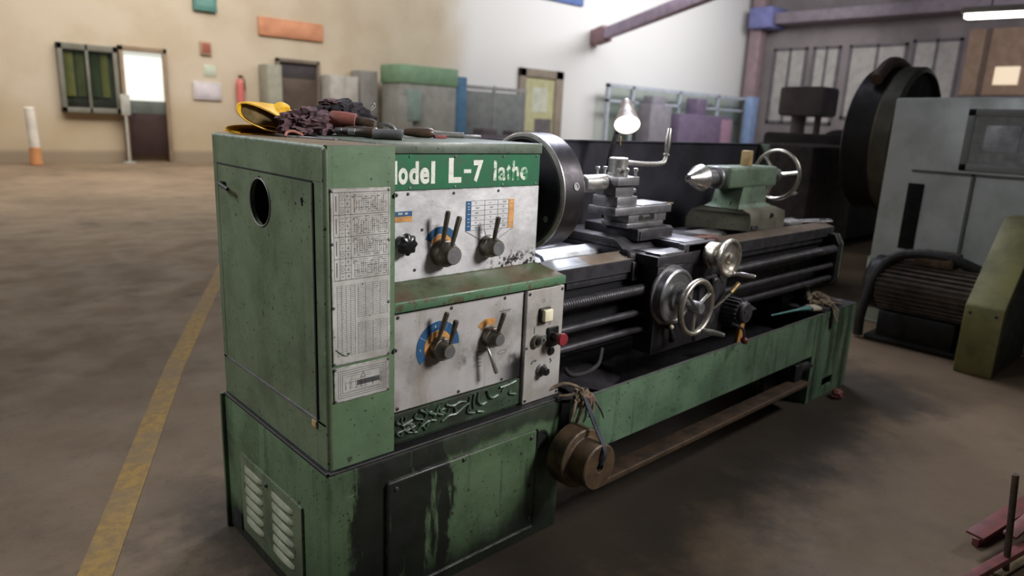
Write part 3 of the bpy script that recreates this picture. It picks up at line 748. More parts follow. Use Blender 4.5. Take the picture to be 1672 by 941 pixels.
m = MB(); m.sphere((3.012, -.058, .455), .04, (.55, .12, 1.5)); lab(m.build('oil_stain', M_DARK, tp), 'black oil stain below the rags')
# foot brake bar
m = MB(); m.box(1.02, 2.74, -.10, -.02, .150, .166, .004); fb = m.build('foot_bar', M_RUSTD, LA)
m = MB(); m.box(1.02, 2.74, -.104, -.098, .148, .170, .002); lab(m.build('worn_edge', M_RUST, fb), 'worn bright front edge')
m = MB(); m.box(2.66, 2.74, -.06, .10, .12, .26, .008); m.cyl((2.7, -.03, .22), (2.86, -.03, .22), .03, n=20); m.box(2.55, 2.83, .05, .09, .0, .2, .005); m.build('bar_bracket', M_BLACK, fb)
m = MB(); m.cyl((.88, .05, .16), (1.06, .05, .16), .02, n=18); m.box(1.0, 1.06, -.06, .08, .145, .175, .006); m.build('pivot', M_RUSTD, fb)

# ---- splash guard
m = MB(); m.box(1.0, 3.30, .65, .658, .50, 1.372, .002, 1); m.box(1.0, 3.30, .642, .66, 1.366, 1.376, .003)
sg = lab(m.build('splash_guard', P_GUARD, LA), 'tall black sheet splash guard behind the bed')
m = MB(); m.box(3.292, 3.304, .58, .66, .50, 1.375, .003); lab(m.build('end_flange', P_TAIL, sg), 'green end flange')

# ---- carriage
m = MB()
m.box(1.42, 1.93, .0, .098, .553, .915, .008)
ap = m.build('apron', M_BLACK, LA)
m = MB(); m.box(1.405, 1.64, -.005, .20, .918, .958, .004); m.box(1.93, 2.03, .02, .2, .925, .958, .006); m.box(1.405, 2.03, .19, .56, .928, .970, .006)
m.poly([(1.405, .16, .955), (1.405, .56, .955), (1.405, .56, 1.0), (1.405, .22, 1.0)], (.25, 0, 0), .005)
sd = m.build('saddle', M_CAST, LA)
m = MB(); m.box(1.425, 1.60, .0, .075, .957, .968, .002); m.box(1.455, 1.54, .085, .15, .957, .963, .002); lab(m.build('cover_plate', M_STEELD, sd), 'bright worn cover plate')
m = MB(); m.cyl((1.368, .135, .935), (1.41, .135, .935), .036, n=12, c=.006); m.box(1.375, 1.412, .088, .18, .85, .925, .004)
wp = m.build('way_wiper', M_CAST, LA)
m = MB(); 
for y in (.12, .15): m.cyl((1.363, y, .94), (1.37, y, .94), .006, n=10)
m.build('screw', M_STEEL, wp)
m = MB(); m.box(1.615, 1.79, .0, .58, .955, .990, .004); m.box(1.585, 1.82, .0, .03, .90, .992, .004)
cs = m.build('cross_slide', M_CAST, LA)
m = MB(); m.box(1.63, 1.78, .03, .20, .989, .995, .002); lab(m.build('slide_cover', M_STEELD, cs), 'flat grey slide cover plate')
m = MB(); m.box(1.49, 1.73, .165, .46, .988, 1.038, .006); m.poly([(1.50, .158, .99), (1.72, .158, .99), (1.73, .158, 1.03), (1.68, .158, 1.036), (1.56, .158, 1.036), (1.50, .158, 1.03)], (0, .02, 0), .003); m.build('slide_base', M_CAST, cs)
# compound slide
m = MB(); m.box(1.465, 1.715, .205, .345, 1.036, 1.056, .003); m.box(1.475, 1.735, .208, .342, 1.056, 1.094, .003)
cr = m.build('compound_rest', M_STEELD, LA)
m = MB(); m.box(1.373, 1.757, .198, .345, 1.093, 1.125, .003); lab(m.build('top_slide', M_STEELD, cr), 'long flat steel top slide')
m = MB(); m.box(1.55, 1.74, .205, .345, 1.124, 1.131, .002); m.build('slide_cover', M_STEELD, cr)
m = MB(); m.cyl((1.555, .209, 1.075), (1.555, .204, 1.075), .014, n=20); m.cyl((1.63, .209, 1.078), (1.63, .203, 1.078), .016, n=20); m.box(1.57, 1.62, .203, .21, 1.066, 1.082, .003); m.build('lock_screw', M_BLACK, cr)
m = MB(); m.cyl((1.755, .255, 1.118), (1.80, .255, 1.118), .012, .008, 16); m.build('slide_stub', M_LEVER, cr)
m = MB(); m.cyl((1.80, .255, 1.118), (1.848, .255, 1.118), .006, .004, 12); lab(m.build('tip', M_BRASS, cr), 'brass tip')
# tool post
m = MB(); m.box(1.405, 1.535, .218, .350, 1.125, 1.166, .003); m.box(1.412, 1.528, .235, .342, 1.166, 1.212, .002); m.box(1.398, 1.535, .215, .355, 1.212, 1.246, .003)
tpz = lab(m.build('tool_post', M_STEELD, LA), 'square four way steel tool post')
for x, y in ((1.412, .23), (1.412, .34), (1.465, .228), (1.465, .345), (1.522, .228), (1.522, .335)):
    m = MB(); m.cyl((x, y, 1.244), (x, y, 1.268), .005, n=12); m.cyl((x, y, 1.268), (x, y, 1.280), .0095, n=12, c=.002); m.build('clamp_bolt', M_STEEL, tpz)
m = MB(); m.rev([(.044, 0), (.044, .008), (.040, .013), (.040, .068), (.036, .073), (0, .073)], (1.475, .285, 1.246), (0, 0, 1), 36); lab(m.build('locking_hub', M_STEEL, tpz), 'bright round locking hub')
m = MB(); m.tube([(1.505, .285, 1.300), (1.58, .285, 1.296), (1.68, .285, 1.291), (1.76, .285, 1.292), (1.795, .285, 1.302), (1.805, .285, 1.335)], [.010, .010, .010, .010, .010, .009], 14); 
hnd = m.build('locking_handle', M_STEEL, tpz)
m = MB(); m.rev([(.015, 0), (.015, .006), (.009, .010), (.012, .03), (.013, .07), (.010, .115), (.009, .118), (0, .118)], (1.805, .285, 1.328), (.06, 0, 1), 20); m.build('grip', M_STEEL, tpz)
m = MB(); m.rev([(.012, .03), (.012, .0), (.030, .0), (.035, .004), (.035, .15), (0, .15)], (1.262, .29, 1.218), (1, 0, 0), 32); lab(m.build('boring_sleeve', M_STEEL, tpz), 'bright hollow sleeve clamped in the tool post')
m = MB(); m.box(1.53, 1.565, .25, .28, 1.178, 1.192, .002); m.box(1.535, 1.56, .285, .33, 1.186, 1.2, .002); m.cyl((1.56, .265, 1.185), (1.575, .265, 1.185), .008, n=6); m.build('cutting_tool', M_STEELD, tpz)
# carriage hand wheel
HX, HZ = 1.505, .795
m = MB(); m.rev([(.124, 0), (.124, .008), (.112, .010), (.112, .042), (.105, .047), (.098, .047), (.094, .043), (.06, .043), (.055, .058), (.036, .060), (.034, .09), (0, .09)], (HX, 0.001, HZ), (0, -1, 0), 56)
lab(m.build('graduated_dial', M_STEELD, LA), 'big round graduated feed dial')
def spoke_wheel(c, ax, R, r, angs, hubr, hubl, mat, name, parent, dish=0):
    d, u, v = frame_of(ax); c = Vector(c)
    q = MB(); q.torus(c, ax, R, r, 64, 14, 1.25); w = lab(q.build(name, mat, parent), None) if False else q.build(name, mat, parent)
    q = MB(); q.rev([(hubr, 0), (hubr, hubl * .8), (hubr * .8, hubl), (hubr * .4, hubl), (0, hubl * .9)], c - d * hubl * .5, ax, 28); q.build('hub', M_STEELD, w)
    for a in angs:
        a = math.radians(a); e = u * math.cos(a) + v * math.sin(a)
        q = MB(); q.tube([c + e * hubr * .6, c + e * (R * .5), c + e * R], [r * .85, r * .7, r * .8], 10, 4, .75); q.build('spoke', mat, w)
    return w, u, v, c
w1, u, v, c = spoke_wheel((HX - .005, -.135, HZ - .022), (0, -1, 0), .105, .0105, (0, 0, 0)[:0], .026, .05, M_WHEEL, 'carriage_hand_wheel', LA)
def wheel_pt(c, R, deg): a = math.radians(deg); return Vector((c.x + R * math.cos(a), c.y, c.z + R * math.sin(a)))
for a in (28, 262, 140):
    q = MB(); p = wheel_pt(c, .105, a); q.tube([wheel_pt(c, .015, a), wheel_pt(c, .055, a), p], [.010, .008, .009], 10, 4, .8); q.build('spoke', M_WHEEL, w1)
m = MB(); m.cyl((HX, -.088, HZ - .018), (HX - .005, -.14, HZ - .022), .018, n=24); m.build('shaft', M_STEELD, w1)
p = wheel_pt(c, .103, 292); m = MB(); m.rev([(.006, 0), (.006, .010), (.009, .014), (.0115, .05), (.009, .092), (.006, .098), (0, .098)], p + Vector((0, -.004, 0)), (.25, -1, -.03), 18); lab(m.build('handle', M_STEEL, w1), 'bright turning handle')
# cross slide hand wheel
XX, XZ = 1.757, .938
m = MB(); m.rev([(.030, 0), (.030, .018), (.052, .020), (.056, .026), (.056, .044), (.053, .046), (.053, .05), (.056, .052), (.056, .066), (.050, .070), (.030, .070), (.024, .115), (0, .115)], (XX, .01, XZ), (0, -1, 0), 44)
lab(m.build('cross_slide_dial', M_WHEEL, LA), 'grooved steel dial on the cross slide')
m = MB(); m.rev([(.066, 0), (.077, .003), (.081, .012), (.081, .020), (.076, .026), (.068, .026), (.064, .014), (.03, .010), (.022, .014), (.020, .026), (.012, .030), (0, .030)], (XX, -.092, XZ), (0, -1, 0), 48)
w2 = m.build('cross_slide_hand_wheel', M_WHEEL, LA)
m = MB(); m.rev([(.0115, 0), (.0115, .006), (.008, .010), (.011, .04), (.009, .086), (.006, .092), (0, .092)], (XX + .030, -.112, XZ - .068), (.45, -1, -.02), 18); lab(m.build('handle', M_STEEL, w2), 'bright turning handle')
# apron extras
m = MB(); m.cyl((1.50, .0, .665), (1.50, -.03, .66), .007, n=12); m.tube([(1.50, -.028, .66), (1.51, -.032, .63), (1.52, -.03, .605)], [.008, .011, .016], 12)
pl = m.build('feed_lever', M_BLACK, LA)
m = MB(); m.sphere((1.498, -.034, .668), .009); lab(m.build('tip', M_IVORY, pl), 'pale worn tip')
m = MB(); m.box(1.72, 1.93, -.012, .002, .56, .84, .01); m.cyl((1.80, .0, .80), (1.80, -.04, .80), .036, n=28, c=.004); m.cyl((1.87, .0, .83), (1.87, -.03, .83), .028, n=24, c=.004); m.cyl((1.80, .0, .66), (1.80, -.03, .66), .03, n=24, c=.004); m.build('apron_cover', M_CAST, ap)
m = MB(); m.tube([(1.80, -.035, .70), (1.85, -.05, .735), (1.89, -.06, .765)], [.006, .006, .006], 10); fl = m.build('engage_lever', M_LEVER, LA)
m = MB(); m.cyl((1.885, -.058, .762), (1.935, -.065, .80), .010, .011, 16, .002); lab(m.build('grip', M_BRASS, fl), 'brass coloured grip')
# finned motor on the right of the apron
MX, MZ = 1.955, .672
m = MB()
nf = 18; rings = []
prof = []
for k in range(nf * 5):
    a = 2 * PI * k / (nf * 5); prof.append((a, (.059 if k % 5 < 2 else .048)))
for y in (.06, -.085): rings.append([(MX + r * math.cos(a), y, MZ + r * math.sin(a)) for a, r in prof])
m.loft(rings); m.rev([(.044, 0), (.048, .004), (.048, .02), (.042, .028), (.02, .030), (0, .030)], (MX, -.084, MZ), (0, -1, 0), 32)
mo = lab(m.build('feed_motor', M_CAST, LA, 25), 'dark finned electric motor beside the apron')
m = MB(); m.box(1.90, 2.02, .055, .13, .60, .76, .01); m.box(1.93, 1.985, -.06, .05, .60, .63, .006); m.build('mount', M_BLACK, mo)
m = MB(); m.cyl((MX - .02, -.114, MZ + .01), (MX - .02, -.118, MZ + .01), .006, n=12); m.build('screw', M_BLACK, mo)
m = MB(); m.tube([(1.91, -.07, .625), (1.93, -.09, .612), (1.96, -.10, .592), (1.975, -.102, .555)], [.008, .007, .006, .006], 10); kl = m.build('clutch_lever', M_CAST, LA)
m = MB(); m.sphere((1.978, -.102, .540), .017); lab(m.build('ball_knob', simple('dark_red', (108, 40, 44), .35), kl), 'dark red ball knob')
m = MB(); m.poly([(2.0, -.03, .70), (2.13, -.05, .66), (2.16, -.05, .645), (2.09, -.04, .640), (2.0, -.02, .655)], (.0, .012, .004), .002); m.build('bracket', M_STEELD, mo)
# coolant hose
m = MB(); m.tube([(.93, .02, .60), (.97, .02, .565), (1.05, .02, .555), (1.13, .03, .57), (1.17, .05, .62)], .009, 10); m.build('coolant_hose', M_BLKR, LA)

# ---- tail stock
m = MB()
m.box(2.258, 2.735, .222, .378, 1.170, 1.275, .016, 3)
ts = m.build('tailstock', P_TAIL, LA)
m = MB(); b1 = [(2.40, .225, 1.175), (2.63, .225, 1.175), (2.63, .375, 1.175), (2.40, .375, 1.175)]; b2 = [(2.37, .222, 1.09), (2.64, .222, 1.09), (2.64, .378, 1.09), (2.37, .378, 1.09)]; b3 = [(2.34, .205, 1.068), (2.70, .205, 1.068), (2.70, .40, 1.068), (2.34, .40, 1.068)]
m.loft([b1, b2, b3]); m.build('neck', P_TAIL, ts)
m = MB(); b1 = [(2.36, .20, 1.07), (2.70, .20, 1.07), (2.70, .41, 1.07), (2.36, .41, 1.07)]; b2 = [(2.42, .182, 1.045), (2.785, .182, 1.045), (2.785, .45, 1.045), (2.30, .45, 1.045)]; b3 = [(2.43, .18, 1.005), (2.79, .18, 1.005), (2.79, .46, 1.005), (2.28, .46, 1.005)]; b4 = [(2.43, .18, .957), (2.79, .18, .957), (2.79, .46, .957), (2.28, .46, .957)]
m.loft([b1, b2, b3, b4]); lab(m.build('foot', green_paint('tail_foot', (104, 104, 90), (74, 66, 56), .2, 1.5), ts), 'grimy brown green foot')
m = MB(); m.box(2.44, 2.50, .172, .19, .948, .985, .004); m.cyl((2.46, .174, .968), (2.46, .168, .968), .006, n=12); m.build('clamp_lug', M_CAST, ts)
m = MB(); m.cyl((2.64, .181, 1.027), (2.64, .172, 1.027), .012, n=16); m.build('plug', M_BLACK, ts)
m = MB(); m.rev([(.052, 0), (.056, .006), (.056, .03), (0, .03)], (2.242, SY, 1.220), (1, 0, 0), 36); m.build('collar', M_STEELD, ts)
m = MB(); m.cyl((2.155, SY, 1.220), (2.25, SY, 1.220), .035, n=32); qu = m.build('quill', M_STEELD, LA)
m = MB(); m.rev([(.010, .012), (.010, 0), (.019, 0), (.021, .004), (.063, .092), (.065, .098), (.060, .114), (.046, .142), (.036, .148), (0, .148)], (2.018, SY, 1.220), (1, 0, 0), 44); lab(m.build('cone_center', M_STEEL, qu), 'bright bull nose cone')
m = MB(); m.box(2.512, 2.556, .276, .324, 1.272, 1.352, .006, 2); lab(m.build('clamp_block', M_TAN, ts), 'tan upright square block')
m = MB(); m.box(2.60, 2.655, .33, .37, 1.274, 1.286, .004); m.poly([(2.63, .35, 1.28), (2.665, .35, 1.28), (2.655, .35, 1.325), (2.64, .35, 1.325)], (0, .014, 0), .003); m.build('clamp_lever', M_TAN, ts)
m = MB(); m.cyl((2.735, .31, 1.22), (2.90, .31, 1.22), .02, n=24); m.rev([(.035, 0), (.035, .035), (.025, .04), (0, .04)], (2.86, .31, 1.22), (1, 0, 0), 28); m.build('screw_shaft', M_STEELD, ts)
q = MB(); TW = Vector((2.89, .31, 1.22)); q.torus(TW, (1, 0, 0), .131, .0105, 64, 14); w3 = lab(q.build('tailstock_hand_wheel', M_WHEEL, LA), 'worn spoked hand wheel on the tailstock')
for a in (170, 50, 290):
    a = math.radians(a); e = Vector((0, math.cos(a), math.sin(a))); q = MB(); q.tube([TW + e * .025, TW + e * .08, TW + e * .13], [.011, .009, .010], 10); q.build('spoke', M_WHEEL, w3)
q = MB(); q.rev([(.007, 0), (.010, .02), (.011, .06), (.007, .08), (0, .08)], TW + Vector((.0, -.09, -.095)), (1, 0, 0), 16); q.build('handle', M_STEEL, w3)

# ---- work lamp
m = MB()
LF = Vector((1.690, .425, 1.452)); LD = Vector((-.50, -.50, -.70)).normalized()
m.tube([(1.70, .52, .965), (1.70, .53, 1.20), (1.69, .50, 1.34), (1.70, .49, 1.42), (1.735, .50, 1.50), (1.745, .485, 1.545)], [.012, .012, .012, .011, .010, .010], 12)
wl = m.build('work_lamp', M_BLACK, LA)
m = MB(); L0 = LF - LD * .135
m.rev([(.0, -.016), (.018, -.014), (.024, 0), (.026, .025), (.034, .050), (.060, .135), (.057, .135), (.032, .055), (.020, .03), (0, .03)], L0, LD, 40)
lab(m.build('lamp_shade', simple('lamp_shade_grey', (164, 150, 142), .4, .2), wl), 'small reflector lamp shade')
m = MB(); m.rev([(0, 0), (.026, .0), (.042, .03), (.0545, .072), (.048, .076), (.03, .079), (0, .080)], L0 + LD * .058, LD, 32); lab(m.build('bulb', emit('lamp_bulb', (255, 252, 248), 7), wl), 'lit glowing bulb')
m = MB(); m.sphere(tuple(L0 - LD * .006 + Vector((-.012, -.014, .0))), .010); m.build('pivot_screw', M_BLACK, wl)
m = MB(); m.box(1.708, 1.716, .470, .476, 1.36, 1.40, .002); m.build('bracket', M_BRASS, wl)
lt = bpy.data.lights.new('work_lamp_light', 'SPOT'); lt.energy = 20; lt.spot_size = math.radians(120); lt.spot_blend = .5; lt.shadow_soft_size = .05; lt.color = (.93, .95, 1)
lo = bpy.data.objects.new('work_lamp_light', lt); COL.objects.link(lo); lo.location = LF + LD * .03; lo.rotation_euler = LD.to_track_quat('-Z', 'Y').to_euler()

# ================================================================ THINGS ON THE LATHE
def solo(mb, name, mat, label, cat, group=None, sharp=35):
    return tag(mb.build(name, mat, None, sharp), label, cat, group)
def super_ring(c, u, v, hu, hv, n=36, e=.8):
    c, u, v = Vector(c), Vector(u).normalized(), Vector(v).normalized(); o = []
    for k in range(n):
        a = 2 * PI * k / n; ca, sa = math.cos(a), math.sin(a)
        o.append(c + u * hu * math.copysign(abs(ca) ** e, ca) + v * hv * math.copysign(abs(sa) ** e, sa))
    return o
def cuff(secs, thick=.003):      # open-mouthed leather cuff with an inner wall
    out = [super_ring(*s) for s in secs]
    inn = [super_ring(s[0], s[1], s[2], s[3] - thick, max(s[4] - thick, .002)) for s in secs]
    inn = [[p + Vector((.0, .0, .0)) for p in r] for r in inn]
    q = MB(); q.loft(inn[:-1][::-1] + out, True, True); return q
# upper glove
gl = thing('leather_glove', 'yellow leather glove with its dark cuff opening gaping, on top of the flat one', 'glove', (.11, .60, 1.386), 'yellow leather gloves')
secs = [((.083, .535, 1.424), (.93, .10, -.33), (.25, .35, .9), .082, .032), ((.098, .56, 1.427), (.93, .10, -.28), (.22, .3, .92), .078, .037),
        ((.130, .60, 1.430), (.9, -.2, -.15), (.1, .1, 1), .068, .038), ((.170, .63, 1.430), (.75, -.6, -.08), (0, 0, 1), .058, .037), ((.205, .645, 1.424), (.5, -.85, 0), (0, 0, 1), .054, .026), ((.235, .655, 1.417), (.3, -.95, 0), (0, 0, 1), .050, .015)]
g0 = cuff(secs).build('cuff_and_palm', M_YEL, gl)
q = MB(); q.loft([super_ring((.10, .565, 1.425), (.93, .10, -.28), (.22, .3, .92), .070, .028), super_ring((.135, .60, 1.428), (.9, -.2, -.15), (.1, .1, 1), .052, .022)]); lab(q.build('lining', M_GLOVEIN, gl), 'dark inside of the cuff')
for i in range(4):
    y0 = .615 + i * .024; q = MB(); q.tube([(.215, y0, 1.419), (.25, y0 + .004, 1.414), (.285 - abs(i - 1.5) * .008, y0 + .006, 1.406)], [.0125, .0125, .008], 10); q.build('finger', M_YEL, gl)
q = MB(); q.tube([(.16, .60, 1.445), (.175, .60, 1.458), (.20, .605, 1.455)], [.022, .017, .010], 10); q.build('thumb', M_YEL, gl)
q = MB(); q.tube([super_ring(*secs[0])[k] for k in list(range(0, 36, 2)) + [0]], .0022, 6, 2); q.build('cuff_hem', simple('hem_yellow', (206, 158, 30), .6), gl)
g2 = thing('leather_glove', 'yellow leather glove lying flat under the gaping one, tip over the cabinet corner', 'glove', (.08, .58, 1.373), 'yellow leather gloves')
secs = [((.066, .560, 1.388), (.96, -.25, 0), (0, .1, 1), .078, .0145), ((.10, .60, 1.384), (.96, -.25, 0), (0, 0, 1), .062, .009), ((.14, .635, 1.386), (.85, -.5, 0), (0, 0, 1), .052, .006), ((.185, .665, 1.3865), (.5, -.86, 0), (0, 0, 1), .045, .005)]
cuff(secs, .002).build('cuff_and_palm', M_YEL, g2)
for i in range(4):
    q = MB(); y0 = .635 + i * .02; q.tube([(.18, y0, 1.387), (.215, y0 + .004, 1.388), (.25, y0 + .01, 1.388)], [.007, .007, .005], 8, 4, .8); q.build('finger', M_YEL, g2)
q = MB(); q.tube([(.0, .60, 1.384), (.012, .578, 1.380), (.03, .572, 1.378)], [.006, .010, .006], 8, 4, .5); q.build('cuff_tab', M_YEL, g2)

solo(MB().crumple((.210, .490, 1.410), (.083, .055, .046), 3, .42, 2.6, 5, 1.3805), 'wiping_rag', M_MAROON, 'crumpled dull maroon wiping rag between yellow glove and black cloth', 'rag', None, 50)
bc = solo(MB().crumple((.352, .520, 1.436), (.090, .055, .054), 8, .34, 1.7, 5, 1.381), 'black_cloth', M_BLKCLOTH, 'bundled black cloth heaped behind the dark tool handles', 'cloth', None, 50)
MB().crumple((.300, .515, 1.478), (.036, .03, .012), 5, .4, 2.8, 4).build('maroon_fold', M_MAROON, bc, 50)
q = MB(); q.tube([(.43, .49, 1.462), (.442, .485, 1.474), (.438, .482, 1.482), (.43, .485, 1.478)], .004, 8); lab(q.build('metal_ring', M_STEEL, bc), 'small bright metal ring')

def tool(label, p0, p1, r, blade=.12, name='hand_file', mat=M_WOODB, ferr=True, group=None, blade_mat=None):
    p0, p1 = Vector(p0), Vector(p1); d = (p1 - p0); L = d.length; d.normalize()
    t = thing(name, label, 'file', (p0.x, p0.y, p0.z - r), group)
    q = MB(); q.rev([(r * .55, 0), (r * .62, .006), (r * .8, L * .2), (r * .98, L * .5), (r, L * .82), (r * .92, L * .93), (r * .7, L * .985), (r * .3, L), (0, L)], p0, d, 24); h = q.build('handle', mat, t)
    if ferr: q = MB(); q.cyl(p0 - d * .018, p0 + d * .004, r * .55, r * .62, 20, .001); q.build('ferrule', M_STEELD, t)
    if blade: q = MB(); s = Vector((-d.y, d.x, 0)); w = r * .45; a = p0 - d * .015; b = p0 - d * blade; q.poly([a + s * w, a - s * w, b - s * w * .8, b + s * w * .8], (0, 0, .004), .0008); q.build('blade', blade_mat or M_CAST, t)
    return t
tool('dark rounded file handle, nearest to the maroon rag', (.278, .410, 1.3965), (.338, .350, 1.3965), .0165, group='dark file handles on the headstock')
tool('dark rounded file handle wedged beside the open pipe, half hidden by its neighbour', (.258, .296, 1.3965), (.308, .248, 1.3965), .0165, .06, group='dark file handles on the headstock')
sl = thing('sleeved_handle', 'black rounded handle with a reddish brown sleeve, lying on top of the other handles', 'tool', (.31, .41, 1.40))
q = MB(); q.rev([(.021, 0), (.0235, .006), (.0255, .04), (.0245, .078), (.022, .080), (0, .080)], (.270, .462, 1.432), (.75, -.66, -.10), 28); lab(q.build('sleeve', M_BROWN, sl), 'reddish brown sleeve')
q = MB(); q.rev([(.015, 0), (.0175, .02), (.0190, .05), (.017, .062), (.010, .068), (0, .069)], (.326, .412, 1.424), (.74, -.66, -.14), 26); q.build('handle', M_WOODB, sl)
q = MB(); q.rev([(.0148, 0), (.0148, .085), (.0105, .085), (.0105, .01), (0, .01)], (.275, .222, 1.3945), (.74, -.67, -.0), 28); solo(q, 'pipe_offcut', M_STEELD, 'short dark steel pipe with its open end towards the front', 'pipe')
q = MB(); q.tube([(.43, .475, 1.41), (.455, .45, 1.418), (.475, .43, 1.411), (.485, .42, 1.39)], .007, 10); q.box(.435, .50, .44, .455, 1.381, 1.402, .003); solo(q, 'clamp', M_STEEL, 'small shiny steel clamp behind the open pipe', 'clamp')
tool('long dark handle with shiny metal end, rightmost of the dark handles', (.512, .425, 1.3965), (.600, .372, 1.3965), .0165, .05, group='dark file handles on the headstock')
q = MB(); q.box(.592, .640, .352, .366, 1.3802, 1.391, .002); solo(q, 'red_offcut', simple('dull_red', (122, 48, 50), .6), 'small dull red piece beside the rightmost dark handle', 'offcut')
sk_ = thing('tube_spanner', 'bright round tube spanner on the headstock lid beside the chuck', 'spanner', (.70, .44, 1.38))
q = MB(); q.rev([(.0085, 0), (.0095, .01), (.0095, .122), (.006, .122), (.006, .11), (0, .11)], (.655, .475, 1.3900), (.87, -.49, 0), 24); q.build('shank', M_STEEL, sk_)
q = MB(); q.rev([(.010, 0), (.013, .004), (.013, .03), (.009, .034), (0, .034)], (.628, .490, 1.3935), (.87, -.49, 0), 12); q.build('socket', M_STEEL, sk_)
q = MB(); q.poly([(.760, .468, 1.380), (.856, .43, 1.380), (.862, .443, 1.380), (.766, .482, 1.380)], (0, 0, .012), .003); solo(q, 'tool_bit', M_STEELD, 'flat steel tool bit lying right of the bright tube spanner', 'tool bit')
q = MB(); q.tube([(.60, .56, 1.392), (.70, .555, 1.400), (.82, .55, 1.392)], [.003, .003, .002], 8); q.sphere((.70, .555, 1.406), .006); solo(q, 'scriber', M_RUST, 'thin bent rod lying along the rear of the headstock lid', 'scriber')
cal = thing('caliper', 'thin steel calipers lying flat at the cabinet front', 'calipers', (.16, .36, 1.373))
for (a, b) in (((.112, .50), (.176, .255)), ((.130, .50), (.184, .30))):
    a, b = Vector((*a, 1.3735)), Vector((*b, 1.3735)); d = (b - a).normalized(); s = Vector((-d.y, d.x, 0))
    q = MB(); q.poly([a + s * .004, a - s * .004, b - s * .003 - d * .08, b - s * .010 - d * .06, b - s * .002, b + s * .002, b + s * .006 - d * .08], (0, 0, .004), .0008); q.build('leg', M_STEELD, cal)
q = MB(); q.cyl((.121, .49, 1.3735), (.121, .49, 1.381), .009, n=18, c=.001); q.build('joint', M_STEEL, cal)
q = MB(); q.tube([(.095, .405, 1.3755), (.105, .415, 1.387), (.125, .42, 1.391), (.15, .43, 1.385), (.165, .44, 1.379)], .004, 8); solo(q, 'twine_loop', M_PINK, 'short pale pink twine looped over the calipers', 'twine')

# spanners at the bed end
q = MB(); q.poly([(2.93, .31, .958), (3.30, .20, .958), (3.335, .175, .958), (3.325, .150, .958), (3.28, .155, .958), (2.92, .275, .958)], (0, 0, .009), .002)
fb_ = solo(q, 'flat_bar', M_STEEL, 'bright flat steel bar with a slotted end, lying on the bed end', 'steel bar')
q = MB(); q.box(3.24, 3.30, .172, .186, .9675, .9690); q.build('slot', M_DARK, fb_)
sp_ = thing('open_end_spanner', 'thin open ended spanner in front of the bright flat bar', 'spanner', (3.1, .2, .958))
q = MB(); q.tube([(2.93, .25, .962), (3.1, .19, .962), (3.27, .125, .962)], [.007, .006, .007], 10, 4, .6); q.build('shank', M_STEELD, sp_)
q = MB(); q.poly([(2.94, .265, .957), (2.90, .275, .957), (2.885, .262, .957), (2.905, .256, .957), (2.908, .246, .957), (2.89, .242, .957), (2.90, .226, .957), (2.94, .235, .957)], (0, 0, .009), .001); q.build('jaw', M_STEELD, sp_)
# rag on the saddle
solo(MB().crumple((1.93, .12, .972), (.075, .05, .016), 14, .3, 2.2, 4, .959), 'brown_rag', simple('red_brown_rag', (112, 76, 66), .9, 0, .3, 22, (72, 54, 48)), 'flat reddish brown rag on the saddle behind the small hand wheel', 'rag', None, 50)

# rags, brush and straps on the tail pedestal
solo(MB().crumple((3.02, .03, .535), (.075, .055, .040), 21, .45, 2.2, 5, .511), 'oily_rag', M_RAGB, 'crumpled dark oily rag on the tail pedestal beside the brush', 'rag', None, 50)
q = MB()
for st in ([(2.98, .02, .55), (3.0, -.05, .535), (3.0, -.075, .49), (3.015, -.085, .455), (3.035, -.08, .45), (3.03, -.072, .49), (3.02, -.04, .53), (3.04, .02, .56)], [(3.03, .05, .56), (3.03, -.02, .555), (3.045, -.055, .525), (3.05, -.07, .50)], [(2.95, .06, .55), (3.08, .07, .58), (3.2, .03, .525), (3.26, .0, .517)], [(2.98, -.0, .525), (3.08, -.02, .535), (3.19, -.03, .518)], [(2.99, .07, .54), (3.02, .10, .60), (3.07, .12, .615)], [(2.85, -.0, .517), (2.93, -.01, .525), (2.99, .0, .535)]):
    q.tube(st, .010, 8, 5, .35)
solo(q, 'leather_straps', M_RAGB, 'tangle of brown leather straps hanging over the tail pedestal edge', 'straps')
br_ = thing('paint_brush', 'flat paint brush with a teal handle and pale ferrule beside the oily rag', 'brush', (2.80, .0, .512))
q = MB(); q.tube([(2.58, .08, .516), (2.70, .05, .524), (2.78, .02, .532)], [.004, .005, .008], 10); q.loft([super_ring((2.775, .022, .532), (.3, .95, 0), (0, 0, 1), .008, .008), super_ring((2.80, .012, .534), (.3, .95, 0), (0, 0, 1), .016, .010), super_ring((2.83, .0, .536), (.3, .95, 0), (0, 0, 1), .030, .012)]); q.build('handle', M_TEAL, br_)
q = MB(); q.loft([super_ring((2.83, .0, .536), (.3, .95, 0), (0, 0, 1), .038, .014), super_ring((2.885, -.02, .536), (.3, .95, 0), (0, 0, 1), .038, .014)]); q.build('ferrule', M_BRISTLE, br_)
q = MB(); q.loft([super_ring((2.885, -.02, .536), (.3, .95, 0), (0, 0, 1), .034, .011), super_ring((2.94, -.04, .530), (.3, .95, 0), (0, 0, 1), .038, .008)]); q.build('bristles', M_BLKR, br_)
q = MB(); q.box(3.07, 3.13, .075, .10, .565, .595, .004, 2, Matrix.Translation((0, 0, -.05))); solo(q, 'pale_offcut', M_TAN, 'small tan block lying behind the oily rag', 'block')
q = MB(); q.poly([(2.10, .005, .376), (2.20, .03, .376), (2.22, .03, .60), (2.17, .015, .64)], (.004, .02, 0), .001); solo(q, 'card_scrap', M_ORANGE, 'orange brown card scrap standing in the tray behind the motor', 'card')
q = MB(); q.crumple((1.25, .25, .40), (.2, .14, .05), 31, .35, 2, 4, .374); solo(q, 'swarf_rag', M_BLKCLOTH, 'dark soaked rag lying in the chip tray left of the apron', 'rag', None, 50)

